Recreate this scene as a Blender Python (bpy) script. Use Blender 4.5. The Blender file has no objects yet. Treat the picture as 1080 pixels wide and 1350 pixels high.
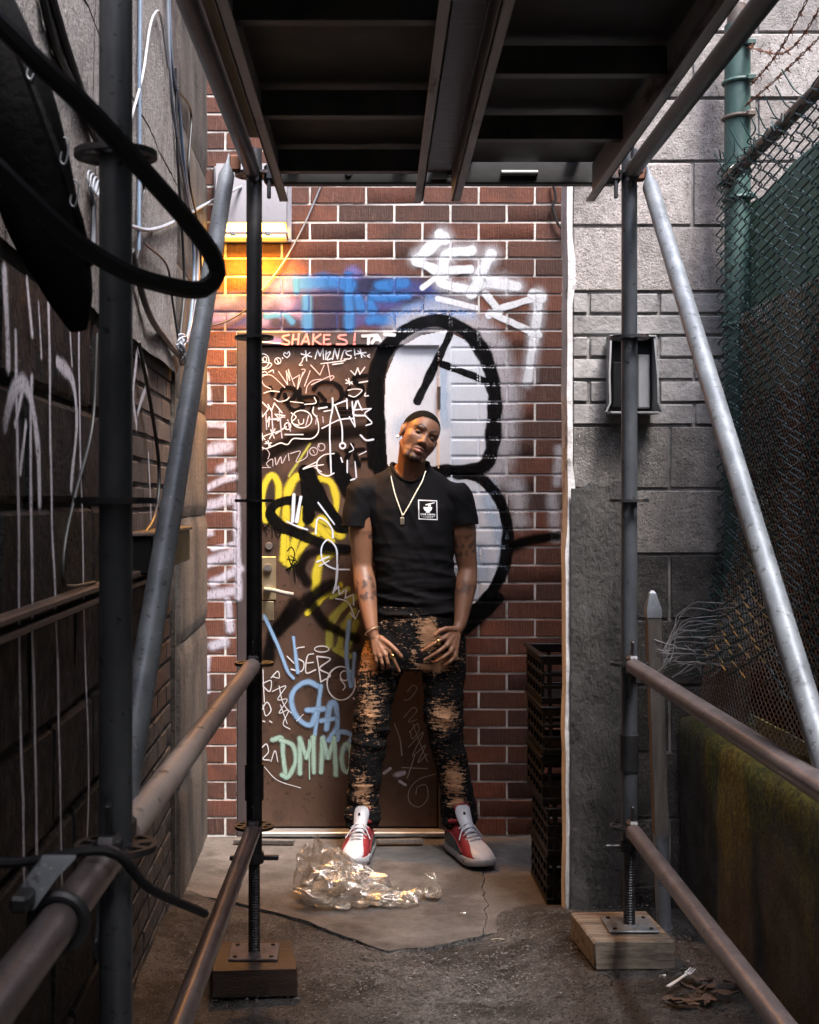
import bpy, bmesh, math, random
import numpy as np
from mathutils import Vector, Matrix, noise
from mathutils.bvhtree import BVHTree
random.seed(7)
SC = bpy.context.scene
COL = SC.collection
R = math.radians
CAMZ = 1.483

# ------------------------------------------------------------------ camera, sky, sun, exposure
cam_data = bpy.data.cameras.new('camera')
cam = bpy.data.objects.new('camera', cam_data)
COL.objects.link(cam)
cam.location = (0, 0, CAMZ)
cam.rotation_euler = (R(90), 0, 0)
cam_data.sensor_fit = 'VERTICAL'
cam_data.sensor_height = 36
cam_data.lens = 48
cam_data.shift_x = 90 / 1350
cam_data.shift_y = -15 / 1350
cam_data.clip_start = 0.05
cam_data.clip_end = 500
cam_data.dof.use_dof = True
cam_data.dof.focus_distance = 5.6
cam_data.dof.aperture_fstop = 11
SC.camera = cam

SUN_EL, SUN_AZ = 62, 150          # azimuth: degrees clockwise from +Y (behind the wall) seen from above
world = bpy.data.worlds.new('World')
SC.world = world
world.use_nodes = True
wn = world.node_tree
bg = wn.nodes['Background']
sky = wn.nodes.new('ShaderNodeTexSky')
sky.sky_type = 'NISHITA'
sky.sun_disc = False
sky.sun_elevation = R(SUN_EL)
sky.sun_rotation = R(SUN_AZ)
sky.air_density = 1.0
sky.dust_density = 3.0
sky.ozone_density = 1.0
wn.links.new(sky.outputs[0], bg.inputs[0])
bg.inputs[1].default_value = 0.15
sun_data = bpy.data.lights.new('sun', 'SUN')
sun_data.energy = 1.5
sun_data.angle = R(16)
sun_data.color = (1.0, 0.975, 0.96)
sun = bpy.data.objects.new('sun', sun_data)
COL.objects.link(sun)
_d = Vector((math.sin(R(SUN_AZ)) * math.cos(R(SUN_EL)), math.cos(R(SUN_AZ)) * math.cos(R(SUN_EL)), math.sin(R(SUN_EL))))
sun.rotation_euler = _d.to_track_quat('Z', 'Y').to_euler()
sun.location = _d * 20

vs = SC.view_settings
vs.view_transform = 'Standard'
vs.look = 'None'
vs.gamma = 1.0
vs.exposure = 2.48
vs.use_curve_mapping = False
SC.cycles.use_denoising = True
SC.cycles.max_bounces = 8
SC.cycles.transparent_max_bounces = 48
SC.cycles.sample_clamp_indirect = 6.0

# ------------------------------------------------------------------ helpers
def at(px, py, Y):
    """a point of the place at distance Y from the camera plane"""
    return Vector(((px - 450) * Y / 1800, Y, CAMZ + (660 - py) * Y / 1800))

def ss(a, b, x):
    t = min(1, max(0, (x - a) / (b - a)))
    return t * t * (3 - 2 * t)

def wloc(o):
    v = Vector((0, 0, 0))
    while o is not None:
        v += Vector(o.location)
        o = o.parent
    return v

def thing(name, label, cat, loc=(0, 0, 0), group=None):
    o = bpy.data.objects.new(name, None)
    o.empty_display_size = 0.1
    COL.objects.link(o)
    o.location = loc
    tag(o, label, cat, group)
    return o

def tag(o, label=None, cat=None, group=None, kind=None):
    if label: o['label'] = label
    if cat: o['category'] = cat
    if group: o['group'] = group
    if kind: o['kind'] = kind
    return o

class MB:
    def __init__(self):
        self.v = []
        self.f = []
        self.uv = None
    def add(self, vs, fs):
        b = len(self.v)
        self.v.extend([tuple(p) for p in vs])
        self.f.extend([tuple(i + b for i in q) for q in fs])
        return self
    def box(self, c, d, bev=0.0, M=None, jit=0.0):
        hx, hy, hz = d[0] / 2, d[1] / 2, d[2] / 2
        c = Vector(c)
        if bev <= 0:
            vs = [Vector((x * hx, y * hy, z * hz)) for x in (-1, 1) for y in (-1, 1) for z in (-1, 1)]
            fs = [(0, 1, 3, 2), (4, 6, 7, 5), (0, 4, 5, 1), (2, 3, 7, 6), (0, 2, 6, 4), (1, 5, 7, 3)]
        else:
            bev = min(bev, hx * .9, hy * .9, hz * .9)
            vs = []; idx = {}
            for x in (-1, 1):
                for y in (-1, 1):
                    for z in (-1, 1):
                        for k in range(3):
                            p = [x * (hx - bev), y * (hy - bev), z * (hz - bev)]
                            p[k] = (x, y, z)[k] * (hx, hy, hz)[k]
                            idx[(x, y, z, k)] = len(vs)
                            vs.append(Vector(p) + Vector([random.uniform(-jit, jit) for _ in range(3)]))
            fs = []
            for k in range(3):
                a, b = [(1, 2), (0, 2), (0, 1)][k]
                for s in (-1, 1):
                    q = []
                    for (u, w) in ((-1, -1), (1, -1), (1, 1), (-1, 1)):
                        t = [0, 0, 0]; t[k] = s; t[a] = u; t[b] = w
                        q.append(idx[(t[0], t[1], t[2], k)])
                    if (s > 0) == (k == 1): q.reverse()
                    fs.append(tuple(q))
            for k in range(3):       # edges along axis k
                a, b = [(1, 2), (0, 2), (0, 1)][k]
                for u in (-1, 1):
                    for w in (-1, 1):
                        t0 = [0, 0, 0]; t0[k] = -1; t0[a] = u; t0[b] = w
                        t1 = list(t0); t1[k] = 1
                        q = (idx[(*t0, a)], idx[(*t1, a)], idx[(*t1, b)], idx[(*t0, b)])
                        fs.append(q)
            for x in (-1, 1):
                for y in (-1, 1):
                    for z in (-1, 1):
                        fs.append((idx[(x, y, z, 0)], idx[(x, y, z, 1)], idx[(x, y, z, 2)]))
        if M is not None: vs = [M @ p for p in vs]
        return self.add([p + c for p in vs], fs)
    def ring(self, c, t, up, r, n, r2=None):
        t = t.normalized(); x = up.cross(t)
        if x.length < 1e-6: x = Vector((1, 0, 0)).cross(t)
        x.normalize(); y = t.cross(x)
        r2 = r if r2 is None else r2
        return [c + x * (r * math.cos(2 * math.pi * i / n)) + y * (r2 * math.sin(2 * math.pi * i / n)) for i in range(n)]
    def loft(self, rings, cap=True, closed=False):
        n = len(rings[0]); m = len(rings)
        vs = [p for r in rings for p in r]; fs = []
        for j in range(m if closed else m - 1):
            for i in range(n):
                a = j * n + i; b = j * n + (i + 1) % n
                j2 = (j + 1) % m
                fs.append((a, b, j2 * n + (i + 1) % n, j2 * n + i))
        if cap and not closed:
            fs.append(tuple(range(n - 1, -1, -1)))
            fs.append(tuple((m - 1) * n + i for i in range(n)))
        return self.add(vs, fs)
    def tube(self, p0, p1, r, r1=None, n=16, cap=True):
        p0 = Vector(p0); p1 = Vector(p1); r1 = r if r1 is None else r1
        t = p1 - p0; up = Vector((0, 0, 1)) if abs(t.normalized().z) < .95 else Vector((0, 1, 0))
        return self.loft([self.ring(p0, t, up, r, n), self.ring(p1, t, up, r1, n)], cap)
    def path(self, pts, r, n=8, closed=False, cap=True):
        pts = [Vector(p) for p in pts]; m = len(pts); rings = []
        up = Vector((0, 0, 1))
        for i in range(m):
            a = pts[(i - 1) % m] if (closed or i > 0) else pts[i]
            b = pts[(i + 1) % m] if (closed or i < m - 1) else pts[i]
            t = (b - a)
            if t.length < 1e-9: t = Vector((0, 0, 1))
            t.normalize()
            x = up.cross(t)
            if x.length < 1e-3: x = Vector((1, 0.2, 0)).cross(t)
            x.normalize(); y = t.cross(x).normalized(); up = y
            rr = r[i] if isinstance(r, (list, tuple)) else r
            rings.append([pts[i] + x * (rr * math.cos(2 * math.pi * k / n)) + y * (rr * math.sin(2 * math.pi * k / n)) for k in range(n)])
        return self.loft(rings, cap, closed)
    def ell(self, c, r, M=None, nu=20, nv=12):
        c = Vector(c); rings = []
        if not isinstance(r, (tuple, list)): r = (r, r, r)
        vs = []; fs = []
        for j in range(1, nv):
            th = math.pi * j / nv
            for i in range(nu):
                ph = 2 * math.pi * i / nu
                vs.append(Vector((r[0] * math.sin(th) * math.cos(ph), r[1] * math.sin(th) * math.sin(ph), r[2] * math.cos(th))))
        top = len(vs); vs.append(Vector((0, 0, r[2]))); vs.append(Vector((0, 0, -r[2])))
        for j in range(nv - 2):
            for i in range(nu):
                fs.append((j * nu + i, (j + 1) * nu + i, (j + 1) * nu + (i + 1) % nu, j * nu + (i + 1) % nu))
        for i in range(nu):
            fs.append((top, i, (i + 1) % nu))
            fs.append((top + 1, (nv - 2) * nu + (i + 1) % nu, (nv - 2) * nu + i))
        if M is not None: vs = [M @ p for p in vs]
        return self.add([p + c for p in vs], fs)
    def cap(self, p0, p1, r0, r1=None, n=14):
        r1 = r0 if r1 is None else r1
        self.tube(p0, p1, r0, r1, n)
        self.ell(p0, r0, None, n, 8); self.ell(p1, r1, None, n, 8)
        return self
    def prism(self, poly, z0, z1):
        n = len(poly)
        vs = [Vector((p[0], p[1], z0)) for p in poly] + [Vector((p[0], p[1], z1)) for p in poly]
        fs = [tuple(range(n - 1, -1, -1)), tuple(range(n, 2 * n))]
        fs += [(i, (i + 1) % n, n + (i + 1) % n, n + i) for i in range(n)]
        return self.add(vs, fs)
    def mesh(self, name, off=Vector((0, 0, 0)), mat=None, smooth=True, ang=35, fixn=True):
        me = bpy.data.meshes.new(name)
        me.from_pydata([(p[0] - off.x, p[1] - off.y, p[2] - off.z) for p in self.v], [], self.f)
        if self.uv is not None:
            lay = me.uv_layers.new(name='UVMap')
            li = np.zeros(len(me.loops), dtype=np.int32)
            me.loops.foreach_get('vertex_index', li)
            lay.data.foreach_set('uv', np.asarray(self.uv, dtype=np.float32)[li].ravel())
        if fixn:
            bm = bmesh.new(); bm.from_mesh(me)
            bmesh.ops.recalc_face_normals(bm, faces=bm.faces)
            bm.to_mesh(me); bm.free()
        me.update()
        if smooth:
            me.shade_smooth()
            me.set_sharp_from_angle(angle=R(ang))
        if mat is not None: me.materials.append(mat)
        return me
    def build(self, name, mat, parent=None, smooth=True, ang=35, base=None, fixn=True):
        if parent is not None: off = wloc(parent)
        elif base is not None: off = Vector(base)
        else:
            a = np.array(self.v); off = Vector(((a[:, 0].min() + a[:, 0].max()) / 2, (a[:, 1].min() + a[:, 1].max()) / 2, a[:, 2].min()))
        me = self.mesh(name, off, mat, smooth, ang, fixn)
        o = bpy.data.objects.new(name, me)
        COL.objects.link(o)
        if parent is not None: o.parent = parent
        else: o.location = off
        return o

def place(name, me, loc, parent=None, rot=(0, 0, 0), scale=None):
    o = bpy.data.objects.new(name, me)
    COL.objects.link(o)
    if parent is not None:
        o.parent = parent
        loc = Vector(loc) - wloc(parent)
    o.location = loc
    o.rotation_euler = rot
    if scale: o.scale = scale
    return o

def catmull(pts, step):
    pts = [Vector(p) for p in pts]
    if len(pts) == 2: ctrl = pts
    out = []
    P = [pts[0] * 2 - pts[1]] + pts + [pts[-1] * 2 - pts[-2]]
    for i in range(1, len(P) - 2):
        a, b, c, d = P[i - 1:i + 3]
        n = max(1, int(math.ceil((c - b).length / step)))
        for k in range(n):
            t = k / n
            out.append(.5 * ((2 * b) + (c - a) * t + (2 * a - 5 * b + 4 * c - d) * t * t + (3 * b - 3 * c + d - a) * t ** 3))
    out.append(pts[-1])
    return out

# ------------------------------------------------------------------ materials
def nt(name):
    m = bpy.data.materials.new(name)
    m.use_nodes = True
    t = m.node_tree
    b = t.nodes['Principled BSDF']
    return m, t, b

def N(t, kind, **kw):
    n = t.nodes.new(kind)
    for k, v in kw.items():
        if k.startswith('i_'):
            n.inputs[k[2:].replace('_', ' ')].default_value = v
        else: setattr(n, k, v)
    return n

def noise_node(t, vec, scale, detail=6, rough=.6):
    n = N(t, 'ShaderNodeTexNoise')
    n.inputs['Scale'].default_value = scale
    n.inputs['Detail'].default_value = detail
    n.inputs['Roughness'].default_value = rough
    t.links.new(vec, n.inputs['Vector'])
    return n.outputs['Fac']

def mrange(t, val, a, b, c=0., d=1., smooth=False):
    n = N(t, 'ShaderNodeMapRange')
    if smooth: n.interpolation_type = 'SMOOTHSTEP'
    t.links.new(val, n.inputs[0])
    for i, x in enumerate((a, b, c, d)): n.inputs[i + 1].default_value = x
    return n.outputs[0]

def mix(t, fac, a, b, mode='MIX'):
    n = N(t, 'ShaderNodeMix', data_type='RGBA', blend_type=mode)
    def put(sock, x):
        if isinstance(x, (tuple, list)): sock.default_value = (*x[:3], 1)
        elif isinstance(x, (int, float)): sock.default_value = x
        else: t.links.new(x, sock)
    put(n.inputs[0], fac); put(n.inputs[6], a); put(n.inputs[7], b)
    return n.outputs[2]

def math_(t, op, a, b=None):
    n = N(t, 'ShaderNodeMath', operation=op)
    for i, x in enumerate((a, b)):
        if x is None: continue
        if isinstance(x, (int, float)): n.inputs[i].default_value = x
        else: t.links.new(x, n.inputs[i])
    return n.outputs[0]

def coords(t, stretch=(1, 1, 1), rand=False):
    tc = N(t, 'ShaderNodeTexCoord')
    mp = N(t, 'ShaderNodeMapping')
    mp.inputs['Scale'].default_value = stretch
    t.links.new(tc.outputs['Object'], mp.inputs['Vector'])
    if rand:
        oi = N(t, 'ShaderNodeObjectInfo')
        s = math_(t, 'MULTIPLY', oi.outputs['Random'], 37.0)
        t.links.new(s, mp.inputs['Location'])
    return mp.outputs['Vector']

def pbr(name, c1, c2=None, scale=6, rough=.6, rough2=None, metal=0, bump=0., bscale=60, stretch=(1, 1, 1),
        c3=None, s3=3, t3=(.55, .65), speck=None, rand=0., bstretch=None, spec=.5, m3=None, r3=None):
    m, t, b = nt(name)
    v = coords(t, stretch, rand > 0)
    col = c1
    if c2 is not None:
        f = mrange(t, noise_node(t, v, scale, 7, .62), .3, .7)
        col = mix(t, f, c1, c2)
        if rough2 is not None: t.links.new(mrange(t, f, 0, 1, rough, rough2), b.inputs['Roughness'])
    if rough2 is None or c2 is None: b.inputs['Roughness'].default_value = rough
    b.inputs['Metallic'].default_value = metal
    if c3 is not None:
        f3 = mrange(t, noise_node(t, v, s3, 8, .68), t3[0], t3[1])
        col = mix(t, f3, col, c3)
        if m3 is not None: t.links.new(mrange(t, f3, 0, 1, metal, m3), b.inputs['Metallic'])
        if r3 is not None: t.links.new(mrange(t, f3, 0, 1, rough, r3), b.inputs['Roughness'])
    if speck is not None:
        for (sc_, ss_, a_, b_, k_) in speck:
            col = mix(t, mrange(t, noise_node(t, coords(t, (1, 1, 1), rand > 0), ss_, 2, .6), a_, b_, 0, k_), col, sc_)
    if rand > 0:
        oi = N(t, 'ShaderNodeObjectInfo')
        hs = N(t, 'ShaderNodeHueSaturation')
        t.links.new(mrange(t, oi.outputs['Random'], 0, 1, 1 - rand, 1 + rand), hs.inputs['Value'])
        r2 = math_(t, 'FRACT', math_(t, 'MULTIPLY', oi.outputs['Random'], 17.3))
        t.links.new(mrange(t, r2, 0, 1, .5 - rand * .03, .5 + rand * .03), hs.inputs['Hue'])
        r3_ = math_(t, 'FRACT', math_(t, 'MULTIPLY', oi.outputs['Random'], 53.7))
        t.links.new(mrange(t, r3_, 0, 1, 1 - rand * .6, 1 + rand * .3), hs.inputs['Saturation'])
        if isinstance(col, tuple): hs.inputs['Color'].default_value = (*col, 1)
        else: t.links.new(col, hs.inputs['Color'])
        col = hs.outputs[0]
    if isinstance(col, tuple): b.inputs['Base Color'].default_value = (*col[:3], 1)
    else: t.links.new(col, b.inputs['Base Color'])
    b.inputs['Specular IOR Level'].default_value = spec
    if bump > 0:
        bv = coords(t, bstretch or stretch, rand > 0)
        h = noise_node(t, bv, bscale, 6, .65)
        bn = N(t, 'ShaderNodeBump')
        bn.inputs['Strength'].default_value = 1.0
        bn.inputs['Distance'].default_value = bump
        t.links.new(h, bn.inputs['Height'])
        t.links.new(bn.outputs[0], b.inputs['Normal'])
    return m

def paint_mat(name, col, soft=.25, op=1., tex=.0, rough=.5, drip=0.):
    m, t, b = nt(name)
    b.inputs['Specular IOR Level'].default_value = .25 if max(col) > .05 else .06
    m['soft'] = soft
    b.inputs['Roughness'].default_value = rough
    uv = N(t, 'ShaderNodeUVMap')
    ln = N(t, 'ShaderNodeVectorMath', operation='LENGTH')
    t.links.new(uv.outputs[0], ln.inputs[0])
    v = coords(t, (1, 1, 1))
    vg = coords(t, (1, 1, .12))
    n1 = noise_node(t, v, 130, 4, .7)
    n2 = noise_node(t, vg, 170, 4, .7)
    nn = math_(t, 'MULTIPLY', math_(t, 'ADD', n1, n2), .5)
    d = math_(t, 'ADD', ln.outputs['Value'], math_(t, 'MULTIPLY', math_(t, 'SUBTRACT', n1, .5), .5 * soft + .1))
    a = mrange(t, d, 1 - soft, .985, 1, 0, True)
    if tex > 0:
        a = math_(t, 'MULTIPLY', a, mrange(t, nn, .5 - .22 + .1 * tex, .5, 1 - tex, 1.))
    n3 = noise_node(t, v, 9, 5, .6)
    a = math_(t, 'MULTIPLY', a, mrange(t, n3, .25, .6, op * .82, op))
    t.links.new(a, b.inputs['Alpha'])
    c = mix(t, mrange(t, n3, .35, .7), col, tuple(min(1, x * .88) for x in col))
    t.links.new(c, b.inputs['Base Color'])
    return m

M = {}
M['brick'] = None
def brick_mat():
    m, t, b = nt('combed_red_brick')
    v = coords(t, (1, 1, 1), True)
    vs_ = coords(t, (1, 1, .05), True)
    oi = N(t, 'ShaderNodeObjectInfo')
    f = mrange(t, noise_node(t, v, 9, 6, .6), .3, .7)
    base = mix(t, f, (.092, .028, .016), (.175, .054, .029))
    dk = mix(t, mrange(t, oi.outputs['Random'], 0, 1, 0, .85), base, (.040, .019, .015))
    st = noise_node(t, vs_, 190, 3, .6)
    dk = mix(t, mrange(t, st, .55, .8, 0, .55), dk, (.21, .105, .08))
    gr = N(t, 'ShaderNodeNewGeometry')
    soot = mrange(t, noise_node(t, gr.outputs['Position'], 2.3, 7, .65), .52, .70, 0, .7)
    dk = mix(t, soot, dk, (.022, .015, .013))
    eff = mrange(t, noise_node(t, v, 14, 8, .75), .66, .74, 0, .6)
    dk = mix(t, eff, dk, (.42, .36, .33))
    t.links.new(dk, b.inputs['Base Color'])
    b.inputs['Roughness'].default_value = .82
    h = math_(t, 'ADD', math_(t, 'MULTIPLY', st, 1.0), math_(t, 'MULTIPLY', noise_node(t, v, 60, 5, .7), .8))
    bn = N(t, 'ShaderNodeBump'); bn.inputs['Distance'].default_value = .004
    t.links.new(h, bn.inputs['Height']); t.links.new(bn.outputs[0], b.inputs['Normal'])
    return m
M['brick'] = brick_mat()
M['mortar'] = pbr('mortar', (.56, .52, .49), (.72, .69, .66), 14, .95, bump=.004, bscale=120, c3=(.15, .125, .11), s3=2.6, t3=(.50, .66))
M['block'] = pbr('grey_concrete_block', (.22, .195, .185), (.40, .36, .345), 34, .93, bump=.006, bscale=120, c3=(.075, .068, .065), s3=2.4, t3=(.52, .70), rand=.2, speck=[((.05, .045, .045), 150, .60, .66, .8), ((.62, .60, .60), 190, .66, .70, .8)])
M['greybrick'] = pbr('grey_painted_brick', (.16, .152, .15), (.29, .275, .27), 16, .85, bump=.006, bscale=50, c3=(.09, .085, .085), s3=5, t3=(.58, .7), rand=.12)
M['greymortar'] = pbr('grey_mortar', (.18, .17, .165), (.36, .34, .33), 12, .95, bump=.006, bscale=70, c3=(.04, .037, .035), s3=2.5, t3=(.46, .62))
M['plaster'] = pbr('pale_cement_render', (.42, .40, .405), (.62, .60, .61), 9, .9, bump=.006, bscale=40, c3=(.16, .14, .135), s3=6, t3=(.58, .68))
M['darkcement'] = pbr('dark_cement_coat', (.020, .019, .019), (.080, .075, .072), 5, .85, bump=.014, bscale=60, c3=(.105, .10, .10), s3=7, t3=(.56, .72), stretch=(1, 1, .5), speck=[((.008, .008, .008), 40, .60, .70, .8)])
M['blackblock'] = pbr('black_painted_block', (.0026, .0026, .0034), (.008, .0077, .009), 18, .38, .7, bump=.014, bscale=60, c3=(.055, .052, .055), s3=9, t3=(.63, .76), rand=.25, spec=.14, speck=[((.14, .135, .14), 110, .67, .72, .6)])
M['blackmortar'] = pbr('black_painted_mortar', (.0025, .0025, .0028), (.007, .007, .007), 14, .85, bump=.006, bscale=80)
M['parge'] = pbr('pebbly_cement_parging', (.12, .105, .10), (.33, .30, .285), 55, .95, bump=.012, bscale=130, c3=(.050, .030, .025), s3=1.5, t3=(.50, .64), speck=[((.02, .018, .018), 120, .57, .64, .9), ((.62, .59, .57), 150, .65, .70, .7)])
M['pilaster'] = pbr('tan_cast_concrete', (.042, .034, .029), (.125, .10, .082), 16, .9, bump=.014, bscale=70, c3=(.016, .012, .011), s3=4, t3=(.46, .60), stretch=(1, 1, .45), speck=[((.008, .007, .006), 90, .58, .66, .8), ((.30, .26, .23), 140, .66, .70, .6)])
M['oldbrick'] = pbr('dull_brown_brick', (.040, .027, .022), (.085, .055, .045), 10, .85, bump=.006, bscale=60, rand=.25, c3=(.25, .21, .2), s3=7, t3=(.64, .74))
M['galv'] = pbr('galvanised_steel', (.13, .145, .165), (.235, .255, .285), 14, .38, .55, metal=.3, bump=.0012, bscale=40, stretch=(1, 1, .3), c3=(.075, .075, .08), s3=11, t3=(.60, .70), speck=[((.05, .05, .055), 60, .62, .68, .7), ((.42, .43, .46), 90, .66, .70, .5)])
M['darksteel'] = pbr('weathered_dark_steel', (.030, .032, .038), (.085, .085, .092), 8, .42, .62, metal=.75, bump=.0015, bscale=50, c3=(.16, .085, .055), s3=6, t3=(.60, .70), m3=.1, r3=.85)
M['rail'] = pbr('scuffed_rail_steel', (.085, .070, .074), (.20, .165, .168), 11, .28, .5, metal=.4, bump=.0015, bscale=40, c3=(.32, .12, .045), s3=7, t3=(.645, .69), speck=[((.02, .017, .017), 45, .64, .7, .8)], m3=.15, r3=.85)
M['palerail'] = pbr('pale_worn_rail_steel', (.46, .375, .335), (.62, .52, .47), 9, .42, .6, metal=.15, bump=.0018, bscale=30, c3=(.12, .09, .08), s3=16, t3=(.60, .66), stretch=(1, 1, 1))
M['deckrail'] = pbr('worn_deck_rail', (.19, .168, .16), (.40, .36, .345), 12, .42, .6, metal=.15, bump=.001, bscale=60, stretch=(1, .2, 1), c3=(.04, .03, .027), s3=9, t3=(.58, .68))
M['bluesteel'] = pbr('blue_grey_steel_tube', (.052, .058, .068), (.125, .135, .155), 10, .38, .58, metal=.4, bump=.0015, bscale=40, stretch=(1, 1, .4), c3=(.085, .05, .042), s3=6, t3=(.60, .68), r3=.8, speck=[((.015, .015, .016), 50, .64, .70, .8)])
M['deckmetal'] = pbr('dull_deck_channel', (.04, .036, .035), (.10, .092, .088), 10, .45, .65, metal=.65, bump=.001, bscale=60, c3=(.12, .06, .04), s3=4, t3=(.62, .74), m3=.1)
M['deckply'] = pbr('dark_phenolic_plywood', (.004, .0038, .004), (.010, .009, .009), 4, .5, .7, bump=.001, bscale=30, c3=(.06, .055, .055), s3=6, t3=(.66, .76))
M['plywood'] = pbr('weathered_plywood', (.30, .215, .13), (.42, .31, .20), 5, .8, bump=.002, bscale=40, stretch=(6, 1, 6), c3=(.10, .07, .045), s3=5, t3=(.62, .7))
M['board'] = pbr('pale_timber_board', (.17, .14, .11), (.30, .25, .20), 7, .8, bump=.003, bscale=40, stretch=(1, 8, 8), c3=(.05, .04, .034), s3=5, t3=(.48, .66))
M['wetboard'] = pbr('wet_dark_timber_board', (.022, .013, .010), (.055, .032, .022), 7, .3, .5, bump=.003, bscale=40, stretch=(1, 8, 8))
M['oldwood'] = pbr('weathered_grey_timber', (.070, .062, .058), (.135, .12, .11), 7, .85, bump=.003, bscale=60, stretch=(8, 8, .6), c3=(.07, .055, .045), s3=5, t3=(.55, .7))
M['rubber'] = pbr('black_rubber_cable', (.006, .0065, .009), (.014, .0135, .017), 12, .45, .62, bump=.001, bscale=70, spec=.35)
M['blackplastic'] = pbr('black_plastic', (.003, .003, .0034), (.007, .007, .0075), 9, .35, .5, spec=.25)
M['wireblack'] = pbr('black_wire', (.012, .012, .013), None, rough=.5)
M['wirewhite'] = pbr('white_cable', (.36, .36, .38), (.28, .28, .30), 10, .45)
M['wireblue'] = pbr('blue_grey_cable', (.16, .22, .30), (.10, .14, .20), 10, .45)
M['wiregrey'] = pbr('grey_cable', (.28, .30, .34), (.18, .19, .22), 10, .5)
M['tarp'] = pbr('black_tarpaulin', (.0015, .0015, .0018), (.004, .0036, .004), 6, .6, .8, bump=.006, bscale=14, spec=.12)
M['green'] = pbr('green_painted_pole', (.022, .055, .050), (.06, .115, .102), 9, .45, .65, bump=.002, bscale=40, c3=(.115, .065, .045), s3=6, t3=(.55, .64), stretch=(1, 1, .5))
M['greenwire'] = pbr('green_coated_wire', (.006, .022, .022), (.016, .05, .05), 30, .32, .45, spec=.5)
M['rust'] = pbr('rusty_wire', (.10, .04, .025), (.18, .075, .04), 40, .85, bump=.001, bscale=100)
M['rustrail'] = pbr('rusty_fence_rail', (.055, .045, .042), (.12, .08, .06), 20, .6, bump=.002, bscale=60, c3=(.17, .085, .05), s3=9, t3=(.52, .66))
M['screen'] = pbr('faded_green_hoarding', (.12, .185, .16), (.24, .31, .27), 5, .75, bump=.002, bscale=30, c3=(.05, .07, .06), s3=3, t3=(.56, .72))
def translucent(m, fac, col):
    t = m.node_tree; b = t.nodes['Principled BSDF']; out = t.nodes['Material Output']
    tr = N(t, 'ShaderNodeBsdfTranslucent'); tr.inputs[0].default_value = (*col, 1)
    mx = N(t, 'ShaderNodeMixShader'); mx.inputs[0].default_value = fac
    t.links.new(b.outputs[0], mx.inputs[1]); t.links.new(tr.outputs[0], mx.inputs[2]); t.links.new(mx.outputs[0], out.inputs['Surface'])
translucent(M['screen'], .5, (.17, .25, .22))
M['redpanel'] = pbr('faded_red_panel', (.20, .02, .025), (.28, .04, .04), 6, .7)
translucent(M['redpanel'], .5, (.42, .05, .05))
M['meshbrown'] = pbr('brown_expanded_metal', (.20, .105, .065), (.11, .085, .075), 8, .6, c3=(.30, .29, .28), s3=2, t3=(.5, .66))
M['shed'] = pbr('dark_timber_cladding', (.012, .010, .010), (.03, .022, .018), 6, .85, bump=.004, bscale=30, stretch=(1, 6, .6))
def moss_mat():
    m, t, b = nt('mossy_concrete')
    v = coords(t)
    v2 = coords(t, (1, 1, .22))
    f = mrange(t, noise_node(t, v, 12, 7, .65), .3, .7)
    c = mix(t, f, (.022, .021, .018), (.075, .07, .060))
    n2 = noise_node(t, v2, 3.2, 8, .7)
    sep = N(t, 'ShaderNodeSeparateXYZ')
    tc = N(t, 'ShaderNodeTexCoord'); t.links.new(tc.outputs['Object'], sep.inputs[0])
    hz = mrange(t, sep.outputs['Z'], .15, .75, -.11, .16)
    k = math_(t, 'ADD', n2, hz)
    moss = mix(t, mrange(t, noise_node(t, v, 40, 5, .7), .35, .65), (.040, .043, .008), (.18, .17, .026))
    c = mix(t, mrange(t, k, .52, .66), c, moss)
    c = mix(t, mrange(t, noise_node(t, v, 85, 4, .7), .56, .64, 0, .85), c, (.010, .010, .006))
    grit = mrange(t, noise_node(t, v, 110, 3, .7), .64, .70, 0, .6)
    c = mix(t, grit, c, (.24, .23, .21))
    t.links.new(c, b.inputs['Base Color']); b.inputs['Roughness'].default_value = .9
    bn = N(t, 'ShaderNodeBump'); bn.inputs['Distance'].default_value = .012
    t.links.new(noise_node(t, v, 55, 7, .7), bn.inputs['Height']); t.links.new(bn.outputs[0], b.inputs['Normal'])
    return m
M['midblock'] = pbr('mid_grey_concrete_block', (.13, .12, .112), (.25, .23, .215), 24, .93, bump=.007, bscale=100, c3=(.045, .041, .038), s3=2.2, t3=(.48, .66), rand=.2, speck=[((.03, .028, .027), 150, .60, .66, .85), ((.55, .53, .52), 190, .66, .70, .8)])
M['darkblock'] = pbr('dark_grey_concrete_block', (.035, .032, .030), (.10, .092, .085), 18, .93, bump=.007, bscale=75, c3=(.014, .013, .012), s3=1.8, t3=(.50, .68), rand=.18, speck=[((.015, .014, .014), 140, .58, .66, .9), ((.42, .40, .39), 190, .66, .70, .8)])
M['moss'] = moss_mat()
M['ground'] = pbr('damp_gritty_asphalt', (.054, .051, .050), (.165, .154, .149), 26, .38, .85, bump=.03, bscale=95, speck=[((.010, .009, .008), 90, .54, .62, .95), ((.36, .33, .315), 150, .63, .68, .85)], c3=(.018, .015, .014), s3=2.6, t3=(.45, .60))
M['slab'] = pbr('worn_concrete_slab', (.042, .038, .036), (.110, .099, .094), 9, .8, bump=.006, bscale=70, c3=(.034, .029, .027), s3=3.4, t3=(.50, .64), speck=[((.022, .02, .02), 60, .66, .74, .7), ((.34, .32, .31), 170, .68, .72, .5)])
M['stone'] = pbr('gravel_stone', (.05, .044, .042), (.20, .18, .172), 25, .85)
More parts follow.
